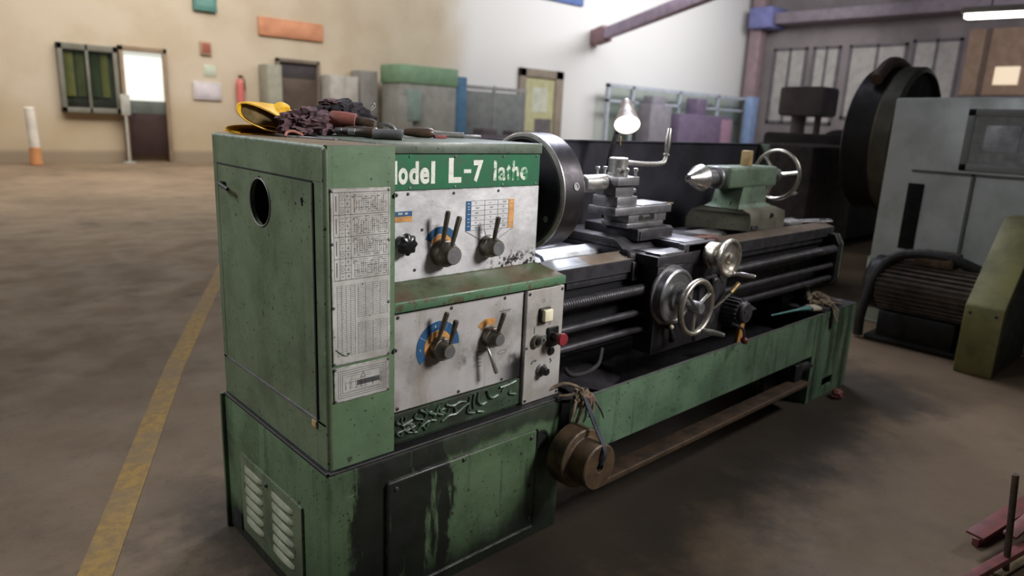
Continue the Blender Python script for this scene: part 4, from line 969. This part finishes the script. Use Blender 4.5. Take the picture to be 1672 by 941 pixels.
# stepped hub hung at the base corner, its cord and cables
HBX, HBZ = .888, .322
q = MB(); q.rev([(.103, 0), (.107, .004), (.107, .070), (.103, .074), (.084, .076), (.081, .078), (.081, .146), (.077, .150), (.019, .150), (.019, .10), (0, .10)], (HBX, -.0605, HBZ), (0, -1, 0), 72)
solo(q, 'stepped_hub', M_RUST, 'rusty stepped round steel hub hanging at the base corner', 'hub')
q = MB()
q.tube([(.940, -.072, .522), (.915, -.145, .455), (.893, -.2175, .388), (.888, -.217, .345), (.888, -.200, .322), (.888, -.16, .318)], .006, 8, 6, .6); q.tube([(.950, -.070, .522), (.925, -.148, .452), (.901, -.2185, .386), (.893, -.218, .342), (.891, -.200, .323)], .0045, 8, 6, .6)
solo(q, 'hanging_cord', M_CORD, 'blue black cord running down into the hole of the rusty hub', 'cord')
q = MB()
for st in ([(.86, .02, .535), (.91, .0, .552), (.95, -.03, .54), (.965, -.05, .52)], [(.93, -.05, .52), (.90, -.068, .49), (.885, -.07, .44)], [(.94, -.06, .53), (.925, -.075, .47), (.91, -.07, .42)], [(.965, -.05, .53), (.985, -.075, .51), (.99, -.075, .46), (.98, -.075, .43)], [(.95, -.06, .525), (.97, -.08, .50), (.955, -.08, .46)], [(.91, -.04, .525), (.94, -.07, .52), (.985, -.06, .512)], [(.87, -.02, .52), (.90, -.05, .528), (.94, -.05, .535)]):
    q.tube(st, .0065, 8)
q.crumple((.945, -.055, .515), (.035, .022, .030), 40, .4, 2.5, 4)
cb = solo(q, 'cable_bundle', M_RAGB, 'knotted bundle of dark cables over the chip tray corner', 'cables')
q = MB(); q.tube([(.985, -.065, .52), (1.02, -.085, .46), (1.045, -.085, .415)], [.006, .005, .003], 8); lab(q.build('loose_end', M_STEELD, cb), 'stiff grey loose end')
q = MB(); q.sphere((.972, -.075, .500), .014, (1, .7, 1.3)); lab(q.build('red_tape', M_REDSCRAP, cb), 'dull red tape')

# ================================================================ FLOOR THINGS
q = MB(); q.crumple((3.085, -.13, .02), (.045, .03, .03), 51, .25, 1.5, 4, .001); solo(q, 'rubber_scrap', M_REDSCRAP, 'small red rubber scrap on the floor by the tail pedestal', 'scrap', None, 50)
rk_ = thing('scrap_rack', 'red painted steel frame at the right foreground corner of the floor', 'rack', (1.95, -1.23, 0))
def bar(q, a, b, w, h):
    a, b = Vector(a), Vector(b); d = (b - a).normalized(); s = d.cross(Vector((0, 0, 1))).normalized() * w; t = s.cross(d).normalized() * h
    q.poly([a + s + t, a - s + t, a - s - t, a + s - t], b - a, .002)
M_WRED = simple('worn_red_paint', (118, 58, 56), .5, .1, .25, 12, (84, 50, 44))
for a_, b_2, w_2, h_2 in (((1.52, -1.105, .05), (2.30, -1.285, .08), .016, .012), ((1.95, -1.085, .075), (2.5, -1.20, .12), .030, .005), ((2.02, -1.08, .0), (2.5, -1.17, .05), .012, .03), ((2.0, -1.175, .10), (2.5, -1.27, .20), .022, .006)):
    q = MB(); bar(q, a_, b_2, w_2, h_2); q.build('red_bar', M_WRED, rk_)
q = MB(); bar(q, (1.85, -1.17, .02), (2.35, -1.27, .02), .035, .004); lab(q.build('plate', simple('tan_plate', (140, 122, 92), .7, 0, .2, 15), rk_), 'dirty tan plate under the bars')
q = MB(); q.cyl((1.900, -1.202, .0), (1.862, -1.172, .385), .0105, n=16, c=.001); solo(q, 'steel_rod', M_RUSTD, 'thin dark steel rod standing upright in the red frame', 'rod')

# ================================================================ HALL
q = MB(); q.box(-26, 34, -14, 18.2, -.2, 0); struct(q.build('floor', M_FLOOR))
q = MB(); q.box(-26, 34, 18, 18.3, 0, 8.5); struct(q.build('wall_back', M_WALL))
q = MB(); q.box(33.5, 33.8, -14, 18, 0, 8.5); struct(q.build('wall_right', M_WALLR))
def strip(pts, w, name):
    q = MB()
    for a, b in zip(pts, pts[1:]):
        a, b = Vector((*a, .0005)), Vector((*b, .0005)); d = (b - a).normalized(); s = Vector((-d.y, d.x, 0)) * w
        q.poly([a + s, a - s, b - s, b + s], (0, 0, .0015))
    return struct(q.build(name, M_LINE))
strip([(-1.06, -.60), (-.444, .70), (.337, 2.455), (1.27, 4.37), (3.2, 8.4)], .052, 'trim_1')

# --- far window and half glazed door
wn = MB(); x0, x1, z0, z1 = 2.74, 3.98, 1.18, 2.74
for a in ((x0, x0 + .10, z0, z1), (x1 - .10, x1, z0, z1), (x0, x1, z1 - .14, z1), (x0, x1, z0, z0 + .12), (3.30, 3.36, z0, z1)): wn.box(a[0], a[1], 17.82, 18.0, a[2], a[3], .008)
w_ = struct(wn.build('window_1', flat('grey_frame', (120, 118, 106))))
q = MB(); q.box(x0 + .1, x1 - .1, 17.97, 18.0, z0 + .12, z1 - .14); lab(q.build('backing', flat('window_dim', (112, 116, 98)), w_), 'board painted dim like a shaded room behind the panes')  # flat board, interior shade put into its colour
q = MB(); q.box(x0 + .1, 3.3, 17.85, 17.858, z0 + .12, z1 - .14); q.build('pane', M_GLASS, w_); q = MB(); q.box(3.36, x1 - .1, 17.85, 17.858, z0 + .12, z1 - .14); q.build('pane', M_GLASS, w_)
def curtain(xa, xb, c, label):
    n = 24; q = MB(); q.loft([[(xa + (xb - xa) * i / n, 17.92 + .018 * math.sin(i * 1.6) , z) for i in range(n + 1)] + [(xa + (xb - xa) * i / n, 17.93 + .018 * math.sin(i * 1.6), z) for i in range(n, -1, -1)] for z in (1.55, 2.58)])
    solo(q, 'curtain', flat('curtain_%d%d' % (c[0], c[1]), c, .9), label, 'curtain', 'curtains behind the far window')
curtain(2.86, 3.06, (206, 196, 134), 'pale yellow curtain at the left edge of the far window')
curtain(3.10, 3.28, (164, 164, 120), 'olive curtain left of the far window centre bar')
curtain(3.40, 3.58, (124, 136, 106), 'grey green curtain right of the far window centre bar')
curtain(3.62, 3.78, (202, 194, 130), 'narrow yellow curtain at the right side of the far window')
q = MB(); q.box(2.9, 3.85, 17.875, 17.90, 1.30, 1.50, .01); solo(q, 'sill_box', flat('dark_box', (74, 66, 58)), 'long dark box on the far window sill below the curtains', 'box')
dm = MB(); x0, x1, z1 = 4.02, 5.10, 2.80
for a in ((x0, x0 + .09, 0, z1), (x1 - .09, x1, 0, z1), (x0, x1, z1 - .12, z1)): dm.box(a[0], a[1], 17.82, 18.0, a[2], a[3], .008)
d_ = struct(dm.build('door_1', flat('brown_grey_frame', (146, 126, 102))))
q = MB(); q.box(x0 + .09, x1 - .09, 17.90, 17.96, .15, 1.2, .01); lab(q.build('lower_panel', flat('dark_door', (52, 30, 24)), d_), 'dark brown lower panel')
q = MB(); q.box(x0 + .09, x1 - .09, 17.90, 17.96, 1.2, 1.52, .01); lab(q.build('rail', flat('rail_grey', (92, 98, 92)), d_), 'grey middle rail')
q = MB(); q.box(x0 + .09, x1 - .09, 17.93, 17.96, 1.52, 2.68, .005); lab(q.build('bright_pane', emit('daylit_pane', (226, 230, 222), .75), d_), 'daylit frosted pane')
q = MB(); q.cyl((4.2, 17.9, 1.25), (4.2, 17.84, 1.25), .015, n=12); q.box(4.19, 4.32, 17.83, 17.85, 1.24, 1.26, .004); q.build('handle', M_STEELD, d_)
q = MB(); q.cyl((4.02, 17.70, 0.0), (4.02, 17.70, .03), .14, n=24); q.cyl((4.02, 17.70, .02), (4.02, 17.70, 1.3), .03, n=12); q.box(3.93, 4.14, 17.67, 17.73, 1.15, 1.65, .02); solo(q, 'stand_sign', flat('stand_grey', (176, 174, 164)), 'pale grey notice stand left of the half glazed door', 'stand')
# post
pp = thing('marker_post', 'white marker post with an orange foot by the left wall', 'post', (2.02, 17.3, 0))
q = MB(); q.cyl((2.02, 17.3, .38), (2.00, 17.3, 1.27), .105, .10, 24, .02); q.build('white_tube', flat('post_white', (226, 218, 204)), pp)
q = MB(); q.cyl((2.02, 17.3, .0), (2.02, 17.3, .40), .125, .112, 24, .02); q.build('orange_foot', flat('post_orange', (206, 142, 92)), pp)
def wallbox(name, label, cat, x0, x1, z0, z1, c, d=.06, fr=None, y=18.0):
    q = MB(); q.box(x0, x1, y - d, y, z0, z1, .012); o = solo(q, name, flat(name + '_paint', c), label, cat)
    if fr: q = MB(); q.box(x0 + (x1 - x0) * .12, x1 - (x1 - x0) * .12, y - d - .006, y - d + .002, z0 + (z1 - z0) * .14, z1 - (z1 - z0) * .14, .002); q.build('face', flat(name + '_face', fr), o)
    return o
wallbox('wall_sign', 'teal green sign high on the wall above the fire point', 'sign', 5.86, 6.44, 3.84, 4.6, (92, 142, 134), .10, (112, 158, 148))
wallbox('fire_point', 'red brown plate below the teal sign', 'plate', 5.98, 6.26, 2.76, 3.1, (180, 150, 126), .06, (158, 92, 74))
wallbox('notice_sheet', 'pale green notice below the red brown plate', 'notice', 6.04, 6.36, 2.22, 2.52, (204, 206, 184), .012, (190, 200, 178))
wallbox('wall_board', 'pale lilac board below the pale green notice', 'board', 5.74, 6.46, 1.62, 2.08, (204, 196, 196), .05, (212, 204, 208))
wallbox('orange_sign', 'large plain orange board above the dark doorway', 'board', 7.55, 9.46, 3.42, 3.90, (206, 142, 106), .07, (210, 146, 110))
wallbox('blue_sign', 'wide blue sign high on the white wall', 'sign', 17.3, 20.5, 5.86, 6.7, (92, 116, 170), .12, (98, 124, 180))
ex = thing('fire_extinguisher', 'red fire extinguisher hung on the beige wall left of the dark doorway', 'extinguisher', (6.94, 17.88, 1.50))
q = MB(); q.rev([(0, 0), (.09, .0), (.105, .02), (.105, .56), (.08, .64), (.035, .68), (.035, .74), (0, .74)], (6.94, 17.88, 1.52), (0, 0, 1), 28); q.build('cylinder', flat('extinguisher_red', (206, 110, 104), .4), ex)
q = MB(); q.box(6.90, 7.02, 17.86, 17.90, 2.25, 2.31, .006); q.tube([(6.95, 17.88, 2.27), (7.06, 17.88, 2.2), (7.07, 17.88, 1.9)], .016, 8); q.build('valve', M_BLKP, ex)
dm = MB(); x0, x1, z1 = 8.0, 9.30, 2.86
for a in ((x0, x0 + .08, 0, z1), (x1 - .08, x1, 0, z1), (x0, x1, z1 - .1, z1)): dm.box(a[0], a[1], 17.86, 18.0, a[2], a[3], .008)
d2 = struct(dm.build('door_2', flat('door2_frame', (120, 108, 96))))
q = MB(); q.box(x0 + .08, x1 - .08, 17.94, 17.99, .02, z1 - .1, .01); q.build('leaf', flat('dark_brown_door', (92, 78, 68)), d2)
q = MB(); q.box(x0 + .12, x1 - .12, 17.93, 17.945, 2.35, 2.72, .004); q.build('upper_panel', flat('dark_panel', (66, 60, 62)), d2)
q = MB(); q.cyl((9.1, 17.95, 1.1), (9.1, 17.87, 1.1), .02, n=12); q.sphere((9.1, 17.86, 1.1), .035); q.build('knob', M_STEELD, d2)
# cabinet and panels along the wall
def cabinet(name, label, cat, x0, x1, y0, y1, z1, c, c2=None, doors=2):
    q = MB(); q.box(x0, x1, y0, y1, .06, z1, .015); q.box(x0 + .04, x1 - .04, y0 + .04, y1 - .02, 0, .07); o = solo(q, name, flat(name + str(int(x0 * 10)) + '_p', c), label, cat)
    for i in range(doors):
        a = x0 + (x1 - x0) * i / doors + .02; b = x0 + (x1 - x0) * (i + 1) / doors - .02
        q = MB(); q.box(a, b, y0 - .02, y0 + .004, .1, z1 - .05, .006); q.build('door', flat(name + str(int(x0 * 10)) + '_d%d' % i, c2 or c), o)
        q = MB(); q.box(b - .09, b - .06, y0 - .04, y0 - .018, z1 * .45, z1 * .55, .004); q.build('handle', M_STEELD, o)
    return o
cabinet('steel_locker', 'narrow grey green locker left of the dark doorway', 'locker', 7.50, 7.92, 17.4, 17.95, 2.64, (152, 150, 134), None, 1)
cabinet('pale_cabinet', 'pale grey steel cabinet right of the dark doorway', 'cabinet', 9.36, 10.30, 17.4, 17.95, 2.5, (182, 178, 170), None, 2)
cabinet('grey_locker', 'darker grey locker between the pale cabinet and the green machine', 'locker', 10.36, 10.96, 17.4, 17.95, 2.7, (144, 142, 138), None, 1)
gm = thing('press_machine', 'green topped grey machine with a blue column, behind the headstock', 'machine', (12.4, 16.8, 0))
q = MB(); q.box(11.1, 13.2, 16.4, 17.4, 0, 2.4, .03); q.box(11.0, 11.5, 16.3, 16.5, 1.0, 2.0, .02); q.build('body', flat('machine_grey', (142, 142, 136)), gm)
q = MB(); q.box(11.05, 13.25, 16.36, 17.44, 2.38, 2.92, .05); lab(q.build('head', flat('machine_green', (120, 152, 122)), gm), 'pale green head')
q = MB(); q.box(11.3, 11.8, 16.28, 16.42, 1.3, 2.2, .02); q.build('side_box', flat('machine_teal', (128, 148, 140)), gm)
q = MB(); q.box(13.25, 13.72, 16.5, 17.2, 0, 2.72, .03); lab(q.build('column', flat('machine_blue', (76, 116, 148)), gm), 'blue column')
pt = thing('partition_screen', 'long grey mesh screen right of the blue column', 'screen', (15.0, 16.9, 0))
q = MB(); q.box(13.85, 16.7, 16.95, 17.0, .45, 2.35, .006); q.build('panel', flat('screen_grey', (124, 128, 126)), pt)
for x in (13.85, 15.25, 16.68): q = MB(); q.box(x, x + .06, 16.93, 17.03, 0, 2.55, .006); q.build('post', flat('screen_post', (150, 150, 148)) if 'screen_post' not in bpy.data.materials else bpy.data.materials['screen_post'], pt)
q = MB(); q.box(13.8, 16.8, 16.94, 17.02, 2.4, 2.52, .006); q.build('top_rail', bpy.data.materials['screen_post'], pt)
q = MB(); q.box(13.85, 17.0, 15.9, 16.6, .02, .95, .04); q.box(14.0, 14.6, 15.95, 16.5, .9, 1.15, .03); q.box(15.3, 16.3, 15.95, 16.5, .9, 1.1, .03); solo(q, 'workbench', flat('bench_dark', (92, 84, 88)), 'low dark workbench in front of the grey mesh screen', 'workbench')
nb = thing('notice_board', 'brown framed yellowish notice board left of the white wall', 'notice board', (18.4, 17.95, 1.0))
q = MB(); 
for a in ((17.3, 17.62, .6, 3.35), (19.2, 19.62, .6, 3.35), (17.3, 19.62, 3.05, 3.35), (17.3, 19.62, .6, .85)): q.box(a[0], a[1], 17.86, 17.99, a[2], a[3], .01)
q.build('frame', flat('board_frame', (150, 138, 122)), nb)
q = MB(); q.box(17.6, 19.22, 17.93, 17.98, .83, 3.07); q.build('sheet', flat('board_yellow', (196, 192, 148)), nb)
q = MB(); q.box(18.0, 18.8, 17.92, 17.935, 1.8, 2.7); q.build('poster', flat('board_white', (206, 208, 190)), nb)
q = MB(); q.box(18.2, 19.1, 17.915, 17.935, .9, 1.55); q.build('dark_card', flat('board_dark', (110, 104, 106)), nb)
# glazed partition on the right of the back wall
gp = thing('glazed_partition', 'pale blue framed glazed partition in front of the white wall', 'partition', (27, 17.3, 0))
q = MB()
for x in (21.6, 23.2, 26.6, 29.8, 32.4): q.box(x, x + .14, 17.25, 17.4, 0, 3.05)
q.box(21.6, 32.5, 17.25, 17.4, 2.93, 3.07); q.box(21.6, 32.5, 17.25, 17.4, 2.35, 2.45); q.build('frame', flat('partition_frame', (184, 190, 200)), gp)
for x in (21.74, 23.34, 26.74, 29.94): q = MB(); w = {21.74: 1.46, 23.34: 3.26, 26.74: 3.06, 29.94: 2.46}[x]; q.box(x, x + w, 17.31, 17.325, .5, 2.94); q.build('pane', M_GLASS, gp)
q = MB(); q.box(23.4, 24.9, 16.4, 17.1, 0, 2.35, .04); q.box(23.6, 24.5, 16.5, 17.0, 2.3, 2.7, .04); solo(q, 'tall_machine', flat('tall_machine_grey', (138, 134, 142)), 'tall grey machine behind the lit lamp', 'machine')
q = MB(); q.box(25.2, 29.3, 16.2, 17.0, 0, 2.05, .05); q.box(26.6, 27.4, 16.3, 16.9, 2.0, 2.75, .04); solo(q, 'purple_machine', flat('purple_paint', (112, 98, 122)), 'low purple machine with a raised post in front of the glazed partition', 'machine')
q = MB(); q.box(28.5, 29.4, 16.1, 16.19, .0, 1.9, .02); solo(q, 'pink_board', flat('pink_board_paint', (156, 124, 144)), 'pinkish board leaning on the right end of the purple machine', 'board')
q = MB(); q.box(31.9, 32.5, 16.6, 17.0, 0, 3.1, .02); solo(q, 'blue_locker', flat('blue_locker_paint', (136, 158, 196)), 'narrow pale blue locker beside the corner column', 'locker')
q = MB(); q.box(32.6, 33.2, 17.0, 17.6, 0, 8.5, .02); q.box(32.3, 33.45, 16.7, 17.9, 0, .3, .02); struct(q.build('trim_2', flat('column_pinkish', (150, 128, 132))))
# crane girder and bracket
q = MB(); a = Vector((21.38, 17.95, 4.80)); b = Vector((18.6, 10.5, 5.55)); 
q.box(20.6, 21.4, 16.3, 17.0, 4.62, 5.1, .03); 
gi = thing('crane_girder', 'purple travelling crane girder under the roof', 'crane', (20, 12, 4.9)); q.bm.free()
q = MB(); s = (b - a).normalized().cross(Vector((0, 0, 1))) * .16
q.poly([a + s + Vector((0, 0, .2)), a - s + Vector((0, 0, .2)), a - s - Vector((0, 0, .2)), a + s - Vector((0, 0, .2))], (b - a) * 1.6, .02); q.build('beam', flat('girder_purple', (182, 164, 186)), gi)
q = MB(); q.poly([a + s * 1.5 + Vector((0, 0, .28)), a - s * 1.5 + Vector((0, 0, .28)), a - s * 1.5 - Vector((0, 0, .28)), a + s * 1.5 - Vector((0, 0, .28))], (b - a) * .12, .02); lab(q.build('end_carriage', flat('girder_brown', (156, 122, 128)), gi), 'brownish end carriage')
q = MB(); q.box(32.0, 33.5, 16.2, 17.4, 6.35, 7.3, .05); struct(q.build('trim_3', flat('rail_blue', (120, 122, 172)))); q = MB(); q.box(32.2, 33.5, -6, 16.15, 6.5, 7.0, .03); struct(q.build('trim_4', flat('rail_grey_brown', (132, 122, 130))))
# right wall: window bays with frames
bays = [(16.6, 14.9, 1.9, 5.5), (14.6, 13.3, 1.9, 5.5), (12.9, 10.4, 2.2, 5.5), (10.2, 8.3, 2.4, 5.6)]
for i, (ya, yb, z0, z1) in enumerate(bays):
    q = MB()
    for a in ((ya - .12, ya, z0, z1), (yb, yb + .12, z0, z1), (yb, ya, z0, z0 + .12), (yb, ya, z1 - .12, z1), ((ya + yb) / 2 - .05, (ya + yb) / 2 + .05, z0, z1)): q.box(33.40, 33.5, min(a[0], a[1]), max(a[0], a[1]), a[2], a[3])
    w_ = struct(q.build('window_%d' % (i + 2), flat('bay_frame_%d' % i, (104, 98, 102))))
    q = MB(); q.box(33.46, 33.5, yb + .1, ya - .1, z0 + .1, z1 - .1); lab(q.build('pane', flat('bay_pane_%d' % i, (172, 168, 162), .35), w_), 'dusty pale pane')
q = MB(); q.box(33.4, 33.5, 2.5, 8.1, 3.3, 5.9); w_ = struct(q.build('window_6', flat('bay_brown', (160, 134, 112))))
q = MB(); q.box(33.36, 33.4, 6.1, 6.95, 3.7, 4.4); q.build('bright_pane', emit('sunny_pane', (240, 220, 190), .6), w_)
for y in (5.4, 7.3): q = MB(); q.box(33.34, 33.41, y, y + .2, 3.3, 5.9); q.build('mullion', flat('mullion_%d' % y, (104, 88, 76)), w_)
# hanging fluorescent lamp
fl_ = thing('fluorescent_lamp', 'lit white fluorescent lamp hanging top right', 'lamp', (12, 1.6, 3.3))
q = MB(); q.poly([(12, 2.25, 3.36), (12.25, 2.25, 3.36), (12.20, 2.25, 3.46), (12.05, 2.25, 3.46)], (.3, -2.4, 0), .01); q.build('housing', flat('lamp_housing', (210, 210, 208)), fl_)
for dx in (.06, .19): q = MB(); q.cyl((12 + dx, 2.2, 3.325), (12.3 + dx, -.1, 3.325), .035, n=16); q.build('tube', emit('lamp_tube', (255, 255, 250), 5) if 'lamp_tube' not in bpy.data.materials else bpy.data.materials['lamp_tube'], fl_)
for t in (.15, .85):
    q = MB(); q.cyl((12.12 + .3 * t, 2.25 - 2.4 * t, 3.45), (12.12 + .3 * t, 2.25 - 2.4 * t, 8.4), .012, n=8); q.build('hanger', M_STEELD, fl_)

# ---------------- big machine at the right
BM = thing('machining_center', 'big pale grey machine with a dark round chuck, right of the lathe', 'machine', (5.6, -.4, 0))
M_MG = simple('machine_pale_grey', (198, 203, 203), .34, .1, .1, 3, (172, 178, 176))
q = MB(); q.poly([(5.0, .50, .50), (5.0, .50, 1.74), (5.0, -1.6, 1.78), (5.0, -1.6, .50)], (.9, 0, 0), .015); q.box(5.0, 5.2, .30, .515, .0, .52, .012); q.box(5.06, 5.9, -1.6, .45, .0, .5, .01)
q.build('body', M_MG, BM)
q = MB()
for a in ((-.42, .0, 1.62, 1.67), (-.42, .0, 1.24, 1.29), (-.05, .0, 1.24, 1.67), (-.47, -.42, 1.24, 1.67)): q.box(4.985, 5.003, a[0], a[1], a[2], a[3], .004)
q.build('window_frame', flat('machine_window_frame', (148, 150, 150), .4), BM)
q = MB(); q.box(4.99, 5.004, -.42, -.05, 1.29, 1.62); q.build('window_pane', simple('pane_grey', (164, 168, 168), .2), BM)
q = MB(); q.box(4.985, 5.003, -.335, -.125, 1.38, 1.56, .004); lab(q.build('inner_pane', simple('pane_pale', (190, 192, 200), .3), BM), 'pale inner pane')
q = MB(); q.box(4.985, 5.004, -.115, -.095, .55, 1.22); q.box(4.985, 5.004, -1.5, .30, 1.205, 1.222); q.build('seam', flat('machine_seam', (104, 106, 104)), BM)
q = MB(); q.box(4.988, 5.004, .20, .31, .62, 1.12, .006); lab(q.build('slot', M_DARK, BM), 'dark vertical slot')
q = MB(); q.rev([(.05, 0), (.05, .01), (.035, .02), (0, .022)], (4.998, .42, .28), (-1, 0, 0), 24); lab(q.build('bright_spot', flat('spot_white', (232, 232, 222), .3), BM), 'round white disc standing in for a shiny spot')  # added white disc standing in for a shiny spot on the leg
q = MB(); q.box(4.992, 5.01, .31, .50, .02, .52, .004); q.build('leg_panel', flat('leg_green', (150, 158, 140)), BM)
q = MB(); q.rev([(.28, 0), (.57, .0), (.60, .03), (.60, .34), (.57, .36), (.2, .36)], (5.80, .60, 1.42), (0, 1, 0), 72)
cx_ = lab(q.build('round_chuck', simple('dark_chuck', (34, 32, 34), .5, .3, .2, 6), BM), 'very large dark round chuck')
q = MB(); q.rev([(.565, -.02), (.61, 0.0), (.615, .12), (.60, .14), (.57, .12)], (5.80, .58, 1.42), (0, 1, 0), 72, True); lab(q.build('rim', simple('olive_rim', (92, 90, 76), .45, .3, .2, 6), cx_), 'olive grey rim')
q = MB(); q.box(5.3, 6.3, 1.2, 1.8, 0, 1.35, .05); q.build('headstock', simple('chuck_back', (84, 78, 78), .6), BM)
q = MB(); q.tube([(5.35, .80, 1.90), (5.6, .80, 2.05), (5.95, .80, 2.03), (6.2, .80, 1.85)], .05, 10); lab(q.build('guard_hoop', simple('hoop_brown', (112, 90, 78), .6), BM), 'brown guard hoop')
# finned motor in front of it
mm = thing('pump_motor', 'dark greasy finned motor on the floor in front of the pale grey machine', 'motor', (4.66, -.02, 0))
n = 144; rings = []
for x in (-.36, .24): rings.append([(4.66 + (.205 if k % 4 in (1, 2) else .185) * math.cos(2 * PI * k / n), x, .40 + (.205 if k % 4 in (1, 2) else .185) * math.sin(2 * PI * k / n)) for k in range(n)])
q = MB(); q.loft(rings); q.build('housing', M_RUSTD, mm, 25)
q = MB(); q.rev([(.17, 0), (.20, .02), (.20, .08), (.15, .12), (0, .13)], (4.66, .23, .40), (0, 1, 0), 40); q.build('end_cap', M_BLACK, mm)
q = MB(); q.box(4.48, 4.84, -.3, .2, .02, .23, .02); q.box(4.44, 4.88, -.34, .26, 0, .04, .01); q.build('foot', M_BLACK, mm)
q = MB(); q.box(4.55, 4.77, -.2, .05, .58, .68, .02); q.build('terminal_box', M_RUST, mm)
q = MB(); q.tube([(4.62, -.34, .60), (4.58, -.15, .66), (4.56, .12, .64), (4.5, .25, .5), (4.45, .3, .2), (4.45, .3, .02)], .035, 10); q.build('draped_hose', M_BLKR, mm)  # separate hose draped over the motor, grouped as its part
# olive green guard box
gb_ = thing('belt_guard', 'olive green sloping belt guard box, right edge of the hall floor', 'guard', (4.5, -.6, 0))
M_OL = simple('olive_paint', (128, 124, 76), .5, 0, .15, 6, (102, 100, 64))
q = MB(); q.poly([(4.2, -.395, 0), (4.2, -.395, .45), (4.72, -.395, .97), (4.95, -.395, .97), (4.95, -.395, 0)], (0, -.215, 0), .012); q.build('cover', M_OL, gb_)
q = MB(); q.poly([(4.21, -.611, .02), (4.21, -.611, .43), (4.72, -.611, .94), (4.94, -.611, .94), (4.94, -.611, .02)], (0, -.006, 0), .002); lab(q.build('shaded_side', simple('olive_shade', (50, 54, 34), .6), gb_), 'side face painted dark as in shade')  # dark colour stands in for shade on this side of the guard
q = MB()
for y in (-.43, -.57): q.rev([(.010, 0), (.010, .004), (0, .007)], (4.2, y, .40), (-1, 0, 0), 12)
q.build('bolt', M_BLACK, gb_)
# far machines in the haze behind the tailstock
def drill(x, y, s, label, c, c2):
    t = thing('pillar_drill', label, 'drill', (x, y, 0), 'pillar drills')
    q = MB(); q.box(x - .5 * s, x + .5 * s, y - .45 * s, y + .45 * s, 0, .25 * s, .03); q.build('foot', flat('drill_foot%d' % x, c), t)
    q = MB(); q.cyl((x, y + .1, .2), (x, y + .1, 2.5 * s), .16 * s, n=24); q.build('pillar', flat('drill_pillar%d' % x, c2), t)
    q = MB(); q.box(x - .42 * s, x + .42 * s, y - .6 * s, y + .45 * s, 1.9 * s, 2.55 * s, .08); q.cyl((x, y - .35 * s, 1.9 * s), (x, y - .35 * s, 1.5 * s), .07, n=16); q.build('head', flat('drill_head%d' % x, c), t)
    q = MB(); q.box(x - .4 * s, x + .4 * s, y - .55 * s, y + .1 * s, 1.0 * s, 1.1 * s, .02); q.build('table', flat('drill_table%d' % x, c2), t)
drill(14.5, 5.7, .95, 'dim grey pillar drill directly behind the tailstock hand wheel', (124, 120, 128), (142, 138, 146))
drill(17.5, 5.2, 1.05, 'dim grey pillar drill left of the dark round chuck', (116, 112, 120), (134, 130, 138))
q = MB(); q.box(8.2, 11.2, 2.1, 3.4, .1, 1.0, .05); q.box(8.3, 9.3, 2.2, 3.3, 1.0, 1.45, .05); q.box(10.2, 11.0, 2.2, 3.3, .95, 1.3, .05); q.box(8.4, 8.9, 2.3, 3.2, 0, .12); q.box(10.5, 11, 2.3, 3.2, 0, .12)
o = solo(q, 'turning_machine', flat('far_dark', (66, 62, 70)), 'low dark machine behind the bed end of the lathe', 'machine')
q = MB(); q.cyl((9.3, 2.7, 1.22), (9.5, 2.7, 1.22), .3, n=32); q.build('chuck', flat('far_chuck', (92, 90, 96)), o)
q = MB(); q.box(9.0, 9.5, 1.2, 1.55, .95, 1.25, .03); q.box(9.05, 9.45, 1.25, 1.5, .0, .96, .02); solo(q, 'control_box', flat('pale_blue_box', (166, 172, 190)), 'small pale blue control box left of the dark round chuck', 'box')

# ================================================================ LIGHT
def area(loc, target, size, energy, color=(1, 1, 1), sy=None):
    l = bpy.data.lights.new('area_light', 'AREA'); l.energy = energy; l.color = color; l.size = size
    if sy: l.shape = 'RECTANGLE'; l.size_y = sy
    o = bpy.data.objects.new('area_light', l); COL.objects.link(o); o.location = loc
    o.rotation_euler = (Vector(target) - Vector(loc)).to_track_quat('-Z', 'Y').to_euler(); return o
area((2.3, -2.7, 2.9), (.75, .1, 1.50), .8, 25, (1, .97, .94)).data.spread = math.radians(62)
area((-3.2, 3.0, 4.6), (.0, .3, 1.65), 2.0, 34, (.95, .97, 1)).data.spread = math.radians(56)
area((4.2, -2.2, 3.6), (2.6, .0, .7), .6, 8, (1, .97, .94)).data.spread = math.radians(52)  # added unseen fill light that brightens the tail end
area((2, 13, 8.2), (2, 13, 0), 12, 780, (1, .96, .90), 6).data.spread = math.radians(130)
area((6, 12, 8), (6, 18, 3), 10, 500, (1, .95, .90), 2)
area((22, 11, 8), (22, 18, 3.4), 14, 1080, (.98, .98, 1), 2)
area((20, 4, 8), (30, 5, 2), 8, 800, (.95, .93, 1), 4)
area((4.6, 2.6, 5.0), (1.8, .3, 1.2), 2.0, 60, (.84, .87, 1)).data.spread = math.radians(80)
w = bpy.data.worlds.new('world'); SC.world = w; w.use_nodes = True
bg = w.node_tree.nodes['Background']; bg.inputs[0].default_value = (.66, .66, .70, 1); bg.inputs[1].default_value = .08
SC.view_settings.view_transform = 'Standard'; SC.view_settings.look = 'None'; SC.view_settings.gamma = 1; SC.view_settings.use_curve_mapping = False
SC.view_settings.exposure = 0
